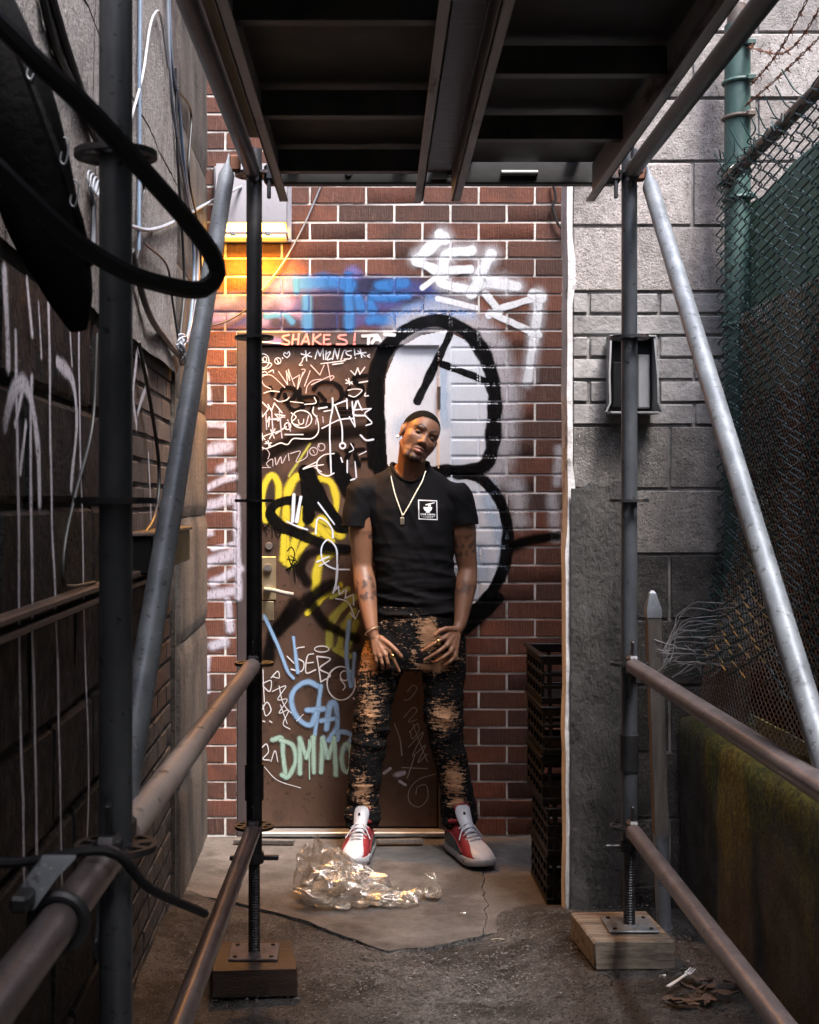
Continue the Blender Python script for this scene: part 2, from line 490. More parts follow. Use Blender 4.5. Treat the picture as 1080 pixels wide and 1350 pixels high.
M['doormat'] = pbr('brown_door_paint', (.060, .034, .024), (.084, .048, .033), 5, .42, .55, bump=.0008, bscale=50, c3=(.026, .017, .014), s3=2.8, t3=(.50, .66), speck=[((.012, .009, .008), 35, .64, .72, .7), ((.16, .12, .10), 70, .70, .74, .5)], spec=.25)
M['frame'] = pbr('dark_door_frame_paint', (.038, .029, .030), (.055, .041, .040), 7, .5, bump=.001, bscale=50, c3=(.19, .17, .19), s3=6, t3=(.66, .76))
M['brass'] = pbr('tarnished_brass', (.42, .33, .20), (.30, .235, .15), 9, .35, .5, metal=.7)
M['nickel'] = pbr('worn_nickel', (.34, .31, .28), (.24, .225, .21), 9, .3, .45, metal=.8)
M['threshold'] = pbr('scratched_aluminium', (.46, .45, .44), (.30, .29, .28), 20, .42, .6, metal=.7, stretch=(1, 5, 5))
M['lampbody'] = pbr('grey_lamp_housing', (.23, .22, .245), (.19, .18, .20), 4, .55, bump=.0008, bscale=60)
M['boxmetal'] = pbr('grimy_grey_sheet_metal', (.16, .16, .165), (.27, .27, .28), 8, .5, .65, metal=.3, c3=(.05, .05, .05), s3=4, t3=(.52, .7))
M['leaf'] = pbr('dry_brown_leaf', (.050, .028, .019), (.11, .065, .045), 30, .8, rand=.3)
M['whiteplastic'] = pbr('white_plastic', (.75, .75, .76), None, rough=.35)
def amber():
    m, t, b = nt('amber_lit_lens')
    b.inputs['Base Color'].default_value = (.9, .5, .12, 1)
    b.inputs['Emission Color'].default_value = (1, .50, .07, 1)
    b.inputs['Emission Strength'].default_value = 3.2
    return m
M['amber'] = amber()
def film():
    m = bpy.data.materials.new('clear_plastic_film'); m.use_nodes = True
    t = m.node_tree; t.nodes.clear()
    out = N(t, 'ShaderNodeOutputMaterial')
    tr = N(t, 'ShaderNodeBsdfTransparent'); tr.inputs[0].default_value = (.97, .955, .93, 1)
    gl = N(t, 'ShaderNodeBsdfGlossy'); gl.inputs['Roughness'].default_value = .15; gl.inputs[0].default_value = (1, .97, .93, 1)
    df = N(t, 'ShaderNodeBsdfDiffuse'); df.inputs[0].default_value = (.62, .57, .52, 1)
    lw = N(t, 'ShaderNodeLayerWeight'); lw.inputs['Blend'].default_value = .35
    v = coords(t)
    h = noise_node(t, v, 35, 5, .7)
    bn = N(t, 'ShaderNodeBump'); bn.inputs['Distance'].default_value = .002; t.links.new(h, bn.inputs['Height'])
    for n in (gl, lw): t.links.new(bn.outputs[0], n.inputs['Normal'])
    m1 = N(t, 'ShaderNodeMixShader'); m2 = N(t, 'ShaderNodeMixShader')
    t.links.new(mrange(t, lw.outputs['Fresnel'], 0, .6, .06, .7), m1.inputs[0])
    t.links.new(tr.outputs[0], m1.inputs[1]); t.links.new(gl.outputs[0], m1.inputs[2])
    m2.inputs[0].default_value = .085
    t.links.new(m1.outputs[0], m2.inputs[1]); t.links.new(df.outputs[0], m2.inputs[2])
    t.links.new(m2.outputs[0], out.inputs[0])
    return m
M['film'] = film()
# ------------------------------------------------------------------ ground
def gz(x, y):
    z = .09 * ss(.45, .8, x) * (1 - ss(4.6, 5.1, y))
    z += .05 * (1 - ss(-.6, -.40, x)) * ss(2.5, 4.2, y) * (1 - ss(4.6, 5.4, y))
    return z
def ground():
    xs = [-60, -20, -6, -2] + list(np.arange(-.72, 1.45, .016)) + [2, 6, 20, 60]
    ys = [-60, -20, -6, 0, 2, 3] + list(np.arange(3.6, 6.05, .018)) + [6.5, 9, 20, 60]
    mb = MB(); nx = len(xs)
    for y in ys:
        for x in xs:
            z = gz(x, y) if abs(x) < 3 else (.09 if x > 0 else .0)
            if -.8 < x < 1.5 and 3.5 < y < 6.1:
                p = Vector((x, y, 0))
                a = 1 - .75 * ss(4.45, 4.75, y)
                z += a * (.012 * noise.noise(p * 4) + .006 * noise.noise(p * 17) + .0045 * noise.noise(p * 45)) - .002
            mb.v.append((x, y, z))
    for j in range(len(ys) - 1):
        for i in range(nx - 1):
            mb.f.append((j * nx + i, j * nx + i + 1, (j + 1) * nx + i + 1, (j + 1) * nx + i))
    o = mb.build('ground', M['ground'], base=(0, 0, 0), ang=80, fixn=False)
    tag(o, 'gritty dark damp asphalt of the alley floor', 'ground', kind='structure')
ground()

def gpx(px, py):            # photo point on flat ground
    Y = CAMZ * 1800 / (py - 660)
    return Vector(((px - 450) * Y / 1800, Y, 0))

def slab(name, poly, z1, label):
    pts = []
    n = len(poly)
    for i in range(n):
        a = gpx(*poly[i]); b = gpx(*poly[(i + 1) % n])
        k = max(1, int((b - a).length / .03))
        for j in range(k):
            p = a.lerp(b, j / k)
            w = noise.noise_vector(p * 9) * .018 + noise.noise_vector(p * 40) * .008
            pts.append((p.x + w.x, min(5.985, p.y + w.y)))
    mb = MB().prism(pts, -.05, z1)
    o = mb.build(name, M['slab'], smooth=False)
    o.data.materials.append(M['ground'])
    for p_ in o.data.polygons:
        if abs(p_.normal.z) < .5: p_.material_index = 1
    tag(o, label, 'slab', kind='structure')
slab('concrete_slab', [(262, 1105.5), (636, 1105.5), (637, 1180), (640, 1237), (580, 1249), (512, 1257), (470, 1243), (400, 1216), (330, 1196), (240, 1180)], .010,
     'worn grey concrete slab in front of the door')
slab('concrete_slab', [(637.2, 1105.5), (760, 1105.5), (775, 1175), (742, 1196), (690, 1228), (641, 1236), (638.2, 1180)], .009,
     'smaller grey concrete slab beside the crate stack')

# ------------------------------------------------------------------ brick building
WY = 6.0
CH, Z0B, BL, BX0 = .0793, .0108, .2474, -.014
DX0, DX1, DZ1 = -.46, .483, 2.226          # frame outline
PX0, PX1, PZ0, PZ1 = -.383, .427, .045, 2.163   # door leaf
def joint_at(X, Z):
    c = math.floor((Z - Z0B) / CH)
    fz = (Z - Z0B) - c * CH
    if fz < .005 or fz > CH - .005: return True
    off = BX0 + (0 if c % 2 == 0 else BL / 2)
    fx = (X - off) % BL
    return fx < .005 or fx > BL - .005
def wall_h(X, Z):
    if DX0 < X < DX1 and Z < DZ1:
        if PX0 < X < PX1 and PZ0 < Z < PZ1: return WY + .012
        return WY - .006
    return WY + (.0030 if joint_at(X, Z) else 0)

brick_building = thing('brick_building', 'red combed-brick building wall with a graffiti-covered brown steel door', 'building', (.2, WY, 0))
def wall_core(mb, x0, x1, z0, z1, y0=WY + .0042, y1=WY + .35):
    mb.box(((x0 + x1) / 2, (y0 + y1) / 2, (z0 + z1) / 2), (x1 - x0, y1 - y0, z1 - z0))
mb = MB()
wall_core(mb, -1.4, DX0 + .004, -.1, 6.2)
wall_core(mb, DX1 - .004, 3.2, -.1, 6.2)
wall_core(mb, DX0 + .004, DX1 - .004, DZ1 - .004, 6.2)
wall_core(mb, DX0 + .004, DX1 - .004, -.1, DZ1 - .004, WY + .14)
wall_core(mb, DX0 + .004, DX1 - .004, -.1, .0)
mb.build('mortar', M['mortar'], brick_building, smooth=False)

_bcache = {}
def brick_mesh(L, H, D, mat, key):
    k = (round(L, 3), round(H, 3), key, random.randint(0, 3))
    if k not in _bcache:
        st = random.getstate(); random.seed(str(k))
        m_ = MB().box((0, D / 2, 0), (L, D, H), .002, None, .0009)
        _bcache[k] = m_.mesh('brick', Vector((0, 0, 0)), mat, True, 25)
        random.setstate(st)
    return _bcache[k]
def lay_bricks(x0, x1, z0, z1, single):
    far = MB()
    c0 = int(math.floor((z0 - Z0B) / CH + .5)); c1 = int(math.floor((z1 - Z0B) / CH + .5))
    for c in range(c0, c1):
        zb = Z0B + c * CH; zc = zb + CH / 2
        off = BX0 + (0 if c % 2 == 0 else BL / 2)
        k0 = math.floor((x0 - off) / BL)
        x = off + k0 * BL
        while x < x1:
            a, b = max(x, x0), min(x + BL, x1)
            segs = [(a, b)]
            if zc < DZ1:
                segs = []
                if a < DX0: segs.append((a, min(b, DX0 + .004)))
                if b > DX1: segs.append((max(a, DX1 - .004), b))
            for (p, q) in segs:
                L = q - p - .0095
                if L < .025: continue
                if single:
                    o = place('brick', brick_mesh(L, CH - .0095, .05, M['brick'], 'r'), ((p + q) / 2, WY + random.uniform(-.0012, .0012), zc), brick_building,
                              (random.uniform(-.006, .006), random.uniform(-.004, .004), random.uniform(-.004, .004)))
                else:
                    far.box(((p + q) / 2, WY + .025, zc), (L, .05, CH - .0095), .0035)
            x += BL
    if not single and far.v:
        o = far.build('brick_courses', M['brick'], brick_building, smooth=False)
        o['kind'] = 'stuff'
lay_bricks(-.62, 1.06, 0, 3.10, True)
lay_bricks(-1.3, 3.1, 3.10, 6.1, False)
lay_bricks(1.06, 3.1, 0, 3.10, False)

# door frame, door and furniture
fr = MB()
fr.box(((DX0 + PX0) / 2, WY + .03, DZ1 / 2), (PX0 - DX0 - .003, .072, DZ1), .004)
fr.box(((DX1 + PX1) / 2, WY + .03, DZ1 / 2), (DX1 - PX1 - .003, .072, DZ1), .004)
fr.box(((PX0 + PX1) / 2, WY + .03, (DZ1 + PZ1) / 2 + .0015), (PX1 - PX0 - .0005, .0715, DZ1 - PZ1 - .003), .004)
door_frame = fr.build('door_frame', M['frame'], brick_building)
door = MB().box(((PX0 + PX1) / 2, WY + .034, (PZ0 + PZ1) / 2), (PX1 - PX0 - .006, .044, PZ1 - PZ0 - .004), .003).build('door', M['doormat'], brick_building)
door['label'] = 'brown steel door covered in white, black and yellow tags'
dq = lambda px, py, y=WY: Vector(((px - 450) / 300, y, CAMZ + (660 - py) / 300))
def on_wall_box(x0, y0, x1, y1, yb, d, bev=.002):
    a, b = dq(x0, y0), dq(x1, y1)
    return MB().box(((a.x + b.x) / 2, yb - d / 2, (a.z + b.z) / 2), (b.x - a.x, d, a.z - b.z), bev)
dy = WY + .0125
plate = on_wall_box(342, 734, 364, 791, dy, .008).build('lock_plate', M['brass'], door)
on_wall_box(344, 793, 361, 818, dy, .006).build('lower_plate', M['brass'], door)
mb = MB(); p = dq(353, 749, dy - .007); mb.tube(p, p + Vector((0, -.018, 0)), .020, .018, 20); mb.tube(p + Vector((0, -.018, 0)), p + Vector((0, -.022, 0)), .011, .011, 16)
mb.build('lock_cylinder', M['nickel'], door)
mb = MB(); p = dq(354.5, 720, dy); mb.tube(p, p + Vector((0, -.009, 0)), .0175, .015, 20)
mb.build('bolt_head', M['nickel'], door)
mb = MB(); p = dq(353, 777, dy - .006)
mb.tube(p, p + Vector((0, -.02, 0)), .019, .017, 18); mb.tube(p + Vector((0, -.02, 0)), p + Vector((0, -.05, 0)), .009, .009, 12)
q = dq(387, 783, dy - .055)
mb.path(catmull([p + Vector((-.012, -.05, .003)), p + Vector((.03, -.055, -.002)), p + Vector((.075, -.055, -.013)), q], .012), [.0105] * 1 + [.010] * 30 if False else .0098, 10)
mb.build('lever_handle', M['nickel'], door)
for zz in (525, 720, 960):
    mb = MB(); p = dq(579, zz, WY - .004); mb.tube(p + Vector((0, 0, .05)), p - Vector((0, 0, .05)), .008, .008, 10)
    mb.build('hinge', M['frame'], door)
MB().box(((PX0 + PX1) / 2, WY - .012, .028), (PX1 - PX0 + .05, .09, .022), .004).build('threshold', M['threshold'], brick_building)
MB().box(((PX0 + PX1) / 2, WY + .01, .007), (PX1 - PX0 + .04, .06, .018), .002).build('sill_gap_shade', M['blackplastic'], brick_building)  # solid black bar stands for the shaded gap under the threshold

# ------------------------------------------------------------------ grey block wall on the right
GY = 4.72
GX0 = .785
block_wall = thing('block_wall', 'rough grey concrete block wall with a band of grey bricks', 'wall', (1.2, GY, 0))
gs = 1800 / GY
gzz = lambda py: CAMZ + (660 - py) / gs
MB().box(((GX0 + 4.6) / 2, GY + .054, 2.2), (4.6 - GX0 - .004, .090, 4.6), 0).build('mortar', M['greymortar'], block_wall, smooth=False)
mbp = MB()
st = []
for j in range(60):       # uneven pale render on the wall's end
    z = -.1 + j * 4.6 / 59
    w = .016 * noise.noise(Vector((3, 1, z * 5))) + .010 * noise.noise(Vector((9, 4, z * 22)))
    th = .004 + .010 * (noise.noise(Vector((1, 7, z * 9))) + .4)
    x1 = GX0 + .014 + max(0, w) * 1.6
    st.append([Vector((GX0 - .004 + w * .3 - (.006 if z < gzz(724) else 0), GY - max(.002, th), z)), Vector((x1, GY - .003, z)), Vector((x1, GY + .10, z)), Vector((GX0 - .006 + w * .35, GY + .104, z))])
mbp.loft(st); mbp.build('render_edge', M['plaster'], block_wall)
mbc = MB()               # dark cement coat low down
g = 26
xs = np.linspace(GX0 + .006, 1.01, 14); zs = np.linspace(-.05, gzz(640), 52)
for z in zs:
    for x in xs:
        e = min(1, (xs[-1] - x) / .05)
        n_ = noise.noise(Vector((x * 9, 2, z * 7))) * .010 + noise.noise(Vector((x * 30, 5, z * 25))) * .004
        xx = x + .02 * noise.noise(Vector((4, 4, z * 8))) * (x - xs[0]) / .23
        mbc.v.append((xx, GY - .004 - (.014 + n_) * e, z + (.10 * noise.noise(Vector((x * 9, 0, 3))) + .02 * noise.noise(Vector((x * 40, 0, 3)))) * max(0, (z - .9) / .65)))
for j in range(51):
    for i in range(13):
        a = j * 14 + i; mbc.f.append((a, a + 1, a + 15, a + 14))
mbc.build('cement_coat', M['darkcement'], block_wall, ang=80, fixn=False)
def wall_unit(name, x0, x1, z0, z1, mat, key, parent, jy=.0015, D=.06, bev=.003):
    L = x1 - x0 - .011; H = z1 - z0 - .011
    k = (round(L, 2), round(H, 3), key, random.randint(0, 4))
    if k not in _bcache:
        s_ = random.getstate(); random.seed(str(k))
        _bcache[k] = MB().box((0, D / 2, 0), (L, D, H), bev, None, .0014).mesh(name, Vector((0, 0, 0)), mat, True, 25)
        random.setstate(s_)
    return place(name, _bcache[k], ((x0 + x1) / 2, GY + random.uniform(-jy, jy), (z0 + z1) / 2), parent, (0, random.uniform(-.004, .004), 0))
BXR = 1.75
def courses(lines, L, off0, name, mat, key):
    for i in range(len(lines) - 1):
        zt, zb = gzz(lines[i]), gzz(lines[i + 1])
        x = off0 - (L / 2 if i % 2 else 0)
        while x > GX0 + .02: x -= L
        while x < BXR:
            a, b = max(x, GX0 + .012), min(x + L, BXR)
            if b - a > .04: wall_unit(name, a, b, zb, zt, mat, key, block_wall)
            x += L
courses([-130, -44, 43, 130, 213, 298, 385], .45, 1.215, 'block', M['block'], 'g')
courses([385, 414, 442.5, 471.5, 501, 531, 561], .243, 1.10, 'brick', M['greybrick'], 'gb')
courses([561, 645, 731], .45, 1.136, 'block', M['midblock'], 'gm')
courses([731, 817, 904, 992, 1080, 1168, 1230], .45, 1.136, 'block', M['darkblock'], 'gd')  # block courses use darker materials towards the bottom

# ------------------------------------------------------------------ left building
LX = -.60
left_building = thing('left_building', 'dark side wall of black painted blocks with white drips below pebbly cement', 'building', (-.8, 4, 0))
LTOP = 5.2
MB().box((LX - .211, 1.5, 1.0), (.39, 9.0, 2.1), 0).build('mortar', M['blackmortar'], left_building, smooth=False)
ZB = 1.483 - .236 - .2265 * 4      # a bed joint
def lblock(y0, y1, z0, z1, mat, key, name='block', proud=0., bev=.007, jit=.003):
    L = y1 - y0 - .012; H = z1 - z0 - .012
    k = (round(L, 2), round(H, 3), key, random.randint(0, 3))
    if k not in _bcache:
        s_ = random.getstate(); random.seed(str(k))
        _bcache[k] = MB().box((-.03, 0, 0), (.06, L, H), bev, None, jit).mesh(name, Vector((0, 0, 0)), mat, True, 25)
        random.setstate(s_)
    return place(name, _bcache[k], (LX + proud + random.uniform(-.002, .002), (y0 + y1) / 2, (z0 + z1) / 2), left_building)
LH = .2265
ZL = [ZB + LH * i for i in range(-2, 9)]
for i in range(len(ZL) - 1):
    if ZL[i + 1] < 0 or ZL[i] > 1.90: continue
    y = 1.95 - (.225 if i % 2 else 0)
    while y < 3.88:
        a, b = y, min(y + .45, 3.88)
        if b > 1.6 and b - a > .05: lblock(a, b, max(ZL[i], -.05), min(ZL[i + 1], 1.93), M['blackblock'], 'lb', 'block', 0., .011, .004)
        y += .45
# brown brick stretch
for i in range(-1, 26):
    z = .0 + i * .0765
    y = 3.90 - (.11 if i % 2 else 0)
    while y < 4.92:
        a, b = max(y, 3.90), min(y + .22, 4.92)
        if b - a > .04: lblock(a, b, z, z + .0765, M['oldbrick'] if z > .75 else M['darkblock'], 'ob' if z > .75 else 'od', 'brick', -.012, .004, .0015)
        y += .22
# cast pilaster up to the brick wall, in lifts
zl = [-.1, .42, .95, 1.42, 1.86, 2.35, 2.9, 3.6, LTOP]
for i in range(len(zl) - 1):
    mb = MB(); 
    ys_ = np.linspace(4.93, 5.994, 22); zs_ = np.linspace(zl[i] + .003, zl[i + 1] - .003, 12)
    for z in zs_:
        for y in ys_:
            e = .010 if z in (zs_[0], zs_[-1]) else 0
            mb.v.append((LX + .012 - e + .004 * noise.noise(Vector((1, y * 6, z * 6))) + (-.05 if y == ys_[0] else 0), y + (.01 * noise.noise(Vector((2, i, z * 9))) if y == ys_[0] else 0), z))
    for j in range(11):
        for k in range(21):
            a = j * 22 + k; mb.f.append((a, a + 1, a + 23, a + 22))
    mb.build('pilaster_lift', M['pilaster'], left_building, ang=60, fixn=False)
MB().box((LX - .2, 5.46, 2.5), (.4, 1.06, 5.4), 0).build('pilaster_core', M['pilaster'], left_building, smooth=False)
# pebbly cement upper wall with form joints
edges = [-3, 1.2, 2.4, 3.25, 4.0, 4.93]
for a, b in zip(edges[:-1], edges[1:]):
    for (z0, z1) in ((1.935, 2.62), (2.62, 3.4), (3.4, LTOP)):
        n1, n2 = max(4, int((b - a) / .05)), max(4, int((z1 - z0) / .05))
        mb = MB()
        for z in np.linspace(z0 + .004, z1 - .004, n2):
            for y in np.linspace(a + .004, b - .004, n1):
                mb.v.append((LX + .010 + .012 * noise.noise(Vector((0, y * 3, z * 3))) + .004 * noise.noise(Vector((5, y * 20, z * 20))), y, z))
        for j in range(n2 - 1):
            for k in range(n1 - 1):
                q = j * n1 + k; mb.f.append((q, q + 1, q + n1 + 1, q + n1))
        mb.build('cement_panel', M['parge'], left_building, ang=80, fixn=False)
MB().box((LX - .21, .96, 3.55), (.4, 7.92, 3.28), 0).build('wall_core', M['blackmortar'], left_building, smooth=False)

# ------------------------------------------------------------------ mossy low wall on the right
RX, RZ = 1.16, 1.483 - .738
mb = MB()
ys_ = np.concatenate([[-4, -1, 1], np.arange(2.2, 4.716, .03)])
prof = [(RX + .012, -.1), (RX + .008, .12), (RX + .004, .3), (RX, .5), (RX, RZ - .03), (RX + .012, RZ - .008), (RX + .04, RZ), (RX + .15, RZ + .004), (RX + .28, RZ), (RX + .40, RZ), (RX + .40, -.1)]
prof2 = []
for (a, b) in zip(prof[:-1], prof[1:]):
    k = max(1, int(math.hypot(b[0] - a[0], b[1] - a[1]) / .035))
    prof2 += [(a[0] + (b[0] - a[0]) * i / k, a[1] + (b[1] - a[1]) * i / k) for i in range(k)]
prof2.append(prof[-1])
for y in ys_:
    for (x, z) in prof2:
        p = Vector((x, y, z)); w = noise.noise_vector(p * 7) * .007 + noise.noise_vector(p * 28) * .004
        mb.v.append((x + w.x, y, z + w.z))
n = len(prof2)
for j in range(len(ys_) - 1):
    for i in range(n - 1):
        a = j * n + i; mb.f.append((a, a + 1, a + n + 1, a + n))
low_wall = mb.build('low_concrete_wall', M['moss'], ang=80, base=(RX + .2, 3, 0))
tag(low_wall, 'low dark retaining wall streaked with green moss under the chain-link fence', 'wall')

# dark shed beyond the fence
shed = thing('timber_shed', 'dark timber shed wall seen through the fence mesh', 'shed', (2.2, 3.2, .6))
for i in range(24):
    y = 1.6 + i * .14
    MB().box((1.95 + random.uniform(-.004, .004), y + .07, 1.35), (.03, .132, 1.5), .003).build('plank', M['shed'], shed)
MB().box((2.05, 3.28, 1.35), (.14, 3.4, 1.5), 0).build('wall', M['shed'], shed, smooth=False)
MB().box((2.35, 3.28, 2.14), (1.0, 3.5, .06), .01).build('roof', M['shed'], shed)
MB().box((2.35, 3.28, .3), (.8, 3.4, .66), 0).build('footing', M['greymortar'], shed, smooth=False)

# building added out of view behind the camera to block light
far = thing('added_end_wall', 'dark brick building added out of view behind the camera to block light', 'building', (0, -7.2, 0))
MB().box((.5, -7.4, 3.2), (9, .4, 6.6), 0).build('wall', M['oldbrick'], far, smooth=False)
MB().box((.5, -7.4, 6.56), (9.2, .5, .12), .01).build('coping', M['greymortar'], far)
for xx in (-1.6, .6, 2.8):
    MB().box((xx, -7.19, 3.9), (1.0, .04, 1.5), .004).build('window', M['blackplastic'], far)
    MB().box((xx, -7.17, 3.1), (1.15, .10, .08), .006).build('window_sill', M['greymortar'], far)

side = thing('added_side_wall', 'tall brick wall added out of view beyond the shed to cut sky light', 'building', (3.3, 0, 0))  # unseen wall added to cut sky light from the right
MB().box((3.4, -.8, 3.0), (.4, 13.2, 6.2), 0).build('wall', M['oldbrick'], side, smooth=False)
MB().box((3.4, -.8, 6.16), (.5, 13.3, .1), .01).build('coping', M['greymortar'], side)
# ------------------------------------------------------------------ graffiti: thin coats of paint that follow bricks, joints and door
LAYER = [0]
class Paint:
    def __init__(self, kind='back'):
        self.mb = MB(); self.mb.uv = []; self.kind = kind
    def pos(self, u, w, lift):
        if self.kind == 'back':
            return (u, wall_h(u, w) - .0026 - lift, w)
        return (LX + .0045 + lift, u, w)
    def ribbon(self, pts, width, lift0):
        st = .0042
        hw = width / 2
        # extend caps
        a = (pts[0] - pts[1]).normalized() * hw; b = (pts[-1] - pts[-2]).normalized() * hw
        nc = max(2, int(hw / st) + 1)
        path = [(pts[0] + a * (1 - i / nc), 1 - i / nc) for i in range(nc)] + [(p, 0) for p in pts] + [(pts[-1] + b * ((i + 1) / nc), (i + 1) / nc) for i in range(nc)]
        m = len(path); n = max(3, int(width / st) + 2)
        base = len(self.mb.v)
        for i, (p, e) in enumerate(path):
            t = (path[min(i + 1, m - 1)][0] - path[max(i - 1, 0)][0])
            t.normalize(); nn = Vector((-t.y, t.x))
            hv = hw * (1 + .30 * noise.noise(Vector((p.x * 16, p.y * 16, lift0 * 9e4)))) ; wob = .10 * hw * noise.noise(Vector((p.x * 30, p.y * 30, 5 + lift0 * 9e4)))
            if self.kind != 'back': wob = .010 * noise.noise(Vector((1, p.x * 3, p.y * 7)))
            for k in range(n):
                v = -1 + 2 * k / (n - 1)
                q = p + nn * (v * hv + wob)
                self.mb.v.append(self.pos(q.x, q.y, lift0 + i * 4e-7))
                self.mb.uv.append((e, v))
        for i in range(m - 1):
            for k in range(n - 1):
                c = base + i * n + k
                self.mb.f.append((c, c + 1, c + n + 1, c + n))
    def stroke(self, pts, w, smooth=True, scale=1 / 300.):
        if self.kind == 'back': P = [Vector(((x - 450) / 300., CAMZ + (660 - y) / 300.)) for x, y in pts]; w = w / 300.
        else: P = [Vector(p) for p in pts]
        if len(P) == 1: P = [P[0], P[0] + Vector((.002, 0))]
        if smooth and len(P) > 2:
            self.lift(); self.ribbon([Vector((q.x, q.y)) for q in catmull([(p.x, p.y, 0) for p in P], .0042)], w, LAYER[0])
        else:
            for a, b in zip(P[:-1], P[1:]):
                n = max(1, int((b - a).length / .0042)); self.lift()
                self.ribbon([a.lerp(b, i / n) for i in range(n + 1)], w, LAYER[0])
    def lift(self): LAYER[0] += 1.2e-5
    def fill(self, poly):
        self.lift()
        P = [((x - 450) / 300., CAMZ + (660 - y) / 300.) for x, y in poly]
        st = .0042
        x0, x1 = min(p[0] for p in P), max(p[0] for p in P); z0, z1 = min(p[1] for p in P), max(p[1] for p in P)
        nx, nz = int((x1 - x0) / st) + 2, int((z1 - z0) / st) + 2
        idx = {}
        def inside(x, z):
            c = False; j = len(P) - 1
            for i in range(len(P)):
                if (P[i][1] > z) != (P[j][1] > z) and x < (P[j][0] - P[i][0]) * (z - P[i][1]) / (P[j][1] - P[i][1]) + P[i][0]: c = not c
                j = i
            return c
        def vid(i, j):
            if (i, j) not in idx:
                x, z = x0 + i * st, z0 + j * st
                idx[(i, j)] = len(self.mb.v)
                self.mb.v.append(self.pos(x, z, LAYER[0])); self.mb.uv.append((0, 0))
            return idx[(i, j)]
        for i in range(nx):
            for j in range(nz):
                if inside(x0 + (i + .5) * st, z0 + (j + .5) * st):
                    self.mb.f.append((vid(i, j), vid(i + 1, j), vid(i + 1, j + 1), vid(i, j + 1)))
    def build(self, name, mat, parent, label=None):
        o = self.mb.build(name, mat, parent, fixn=False, ang=180)
        if label: o['label'] = label
        return o

def T(ox, oy, s): return lambda *pts: [(ox + x / s, oy + y / s) for x, y in pts]
A4 = T(260, 380, 2.348); A1 = T(320, 420, 5.4); A2 = T(320, 620, 2.811); A3 = T(520, 290, 4.909)
AB = T(260, 280, 4.154); A5 = T(560, 400, 2.7); A6 = T(440, 780, 3.553); A7 = T(260, 460, 2.11)
def circ(cx, cy, rx, ry=None, a0=0, a1=360, n=14):
    ry = ry or rx
    return [(cx + rx * math.cos(R(a0 + (a1 - a0) * i / n)), cy + ry * math.sin(R(a0 + (a1 - a0) * i / n))) for i in range(n + 1)]
def group(name, mat, parent, items, label, S=1.0):
    p = Paint()
    for it in items:
        pts, w = it[0], it[1]
        p.stroke(pts, w * ((1 + .75 * mat['soft']) if w > 3.4 else .92) * S, it[2] if len(it) > 2 else True)
    return p.build(name, mat, parent, label)
PW = paint_mat('white_spray', (.68, .68, .72), .42, 1, .5)
PWT = paint_mat('white_marker', (.66, .65, .68), .35, .96, .1)
PWH = paint_mat('white_mist', (.66, .65, .70), .9, .55, .6)
PFILL = paint_mat('white_fill', (.60, .62, .68), .1, 1., .16)
PK = paint_mat('black_spray', (.0028, .0028, .0034), .30, 1, .15)
PKS = paint_mat('black_soft_spray', (.0035, .003, .003), .7, .92, .25)
PKT = paint_mat('black_marker', (.0025, .0025, .003), .3, 1, 0)
PBL = paint_mat('blue_spray', (.035, .16, .44), .75, .88, .35)
PPU = paint_mat('purple_spray', (.17, .15, .40), .9, .80, .5)
PNV = paint_mat('navy_spray', (.022, .022, .055), .8, .8, .2)
PY = paint_mat('yellow_spray', (.58, .48, .035), .7, .94, .3)
POL = paint_mat('olive_spray', (.36, .36, .07), .7, .8, .25)
PSB = paint_mat('sky_blue_spray', (.25, .40, .62), .75, .9, .3)
PMI = paint_mat('mint_spray', (.38, .54, .45), .8, .85, .35)
PPI = paint_mat('pink_spray', (.74, .25, .26), .3, 1, .1)
PLV = paint_mat('lavender_spray', (.52, .50, .60), .8, .82, .75)

# --- wall, blue haze
group('graffiti', paint_mat('blue_violet_haze', (.060, .075, .26), .95, .72, .45), brick_building, [(AB((330, 405), (600, 400), (1080, 410), (1300, 430)), 22), (AB((100, 495), (600, 500), (1100, 500), (1380, 520)), 24), (AB((100, 585), (600, 590), (1080, 590), (1240, 590)), 22)], 'blue-violet spray band on the bricks above the door')
group('graffiti', PPU, brick_building, [(AB((345, 395), (520, 395)), 22), (AB((350, 500), (430, 460), (500, 500)), 16), (AB((100, 500), (190, 470)), 16), (AB((100, 580), (200, 570)), 10),
      (AB((350, 600), (470, 560), (560, 580)), 13), (AB((540, 390), (640, 400)), 20), (AB((850, 330), (900, 400)), 18), (AB((345, 690), (450, 705)), 9)], 'violet spray haze on bricks beside the lamp')
group('graffiti', PNV, brick_building, [(AB((640, 500), (800, 495)), 26), (AB((640, 600), (800, 600)), 24), (AB((430, 600), (540, 610)), 16), (AB((900, 400), (1000, 400)), 22), (A3((120, 560), (330, 550)), 26)], 'dark navy spray bars on bricks')
group('graffiti', PBL, brick_building, [(AB((560, 390), (690, 375)), 20), (AB((600, 470), (605, 630)), 13), (AB((540, 360), (545, 440)), 9), (AB((740, 380), (840, 400)), 16), (AB((830, 350), (835, 630)), 13),
      (AB((880, 470), (900, 530)), 14), (AB((960, 460), (1080, 470)), 12), (AB((950, 500), (960, 540)), 14), (AB((950, 590), (1080, 585)), 14), (AB((1000, 400), (1080, 400)), 16), (A3((0, 410), (70, 410)), 14), (A3((-20, 500), (90, 490)), 10),
      (A3((20, 630), (150, 570), (280, 600)), 17), (A3((230, 520), (330, 580), (430, 610)), 14), (A3((0, 620), (60, 680)), 15), (A3((400, 590), (500, 620)), 13), (AB((380, 570), (480, 560), (520, 600)), 9)], 'bright blue spray letters on bricks above the door')
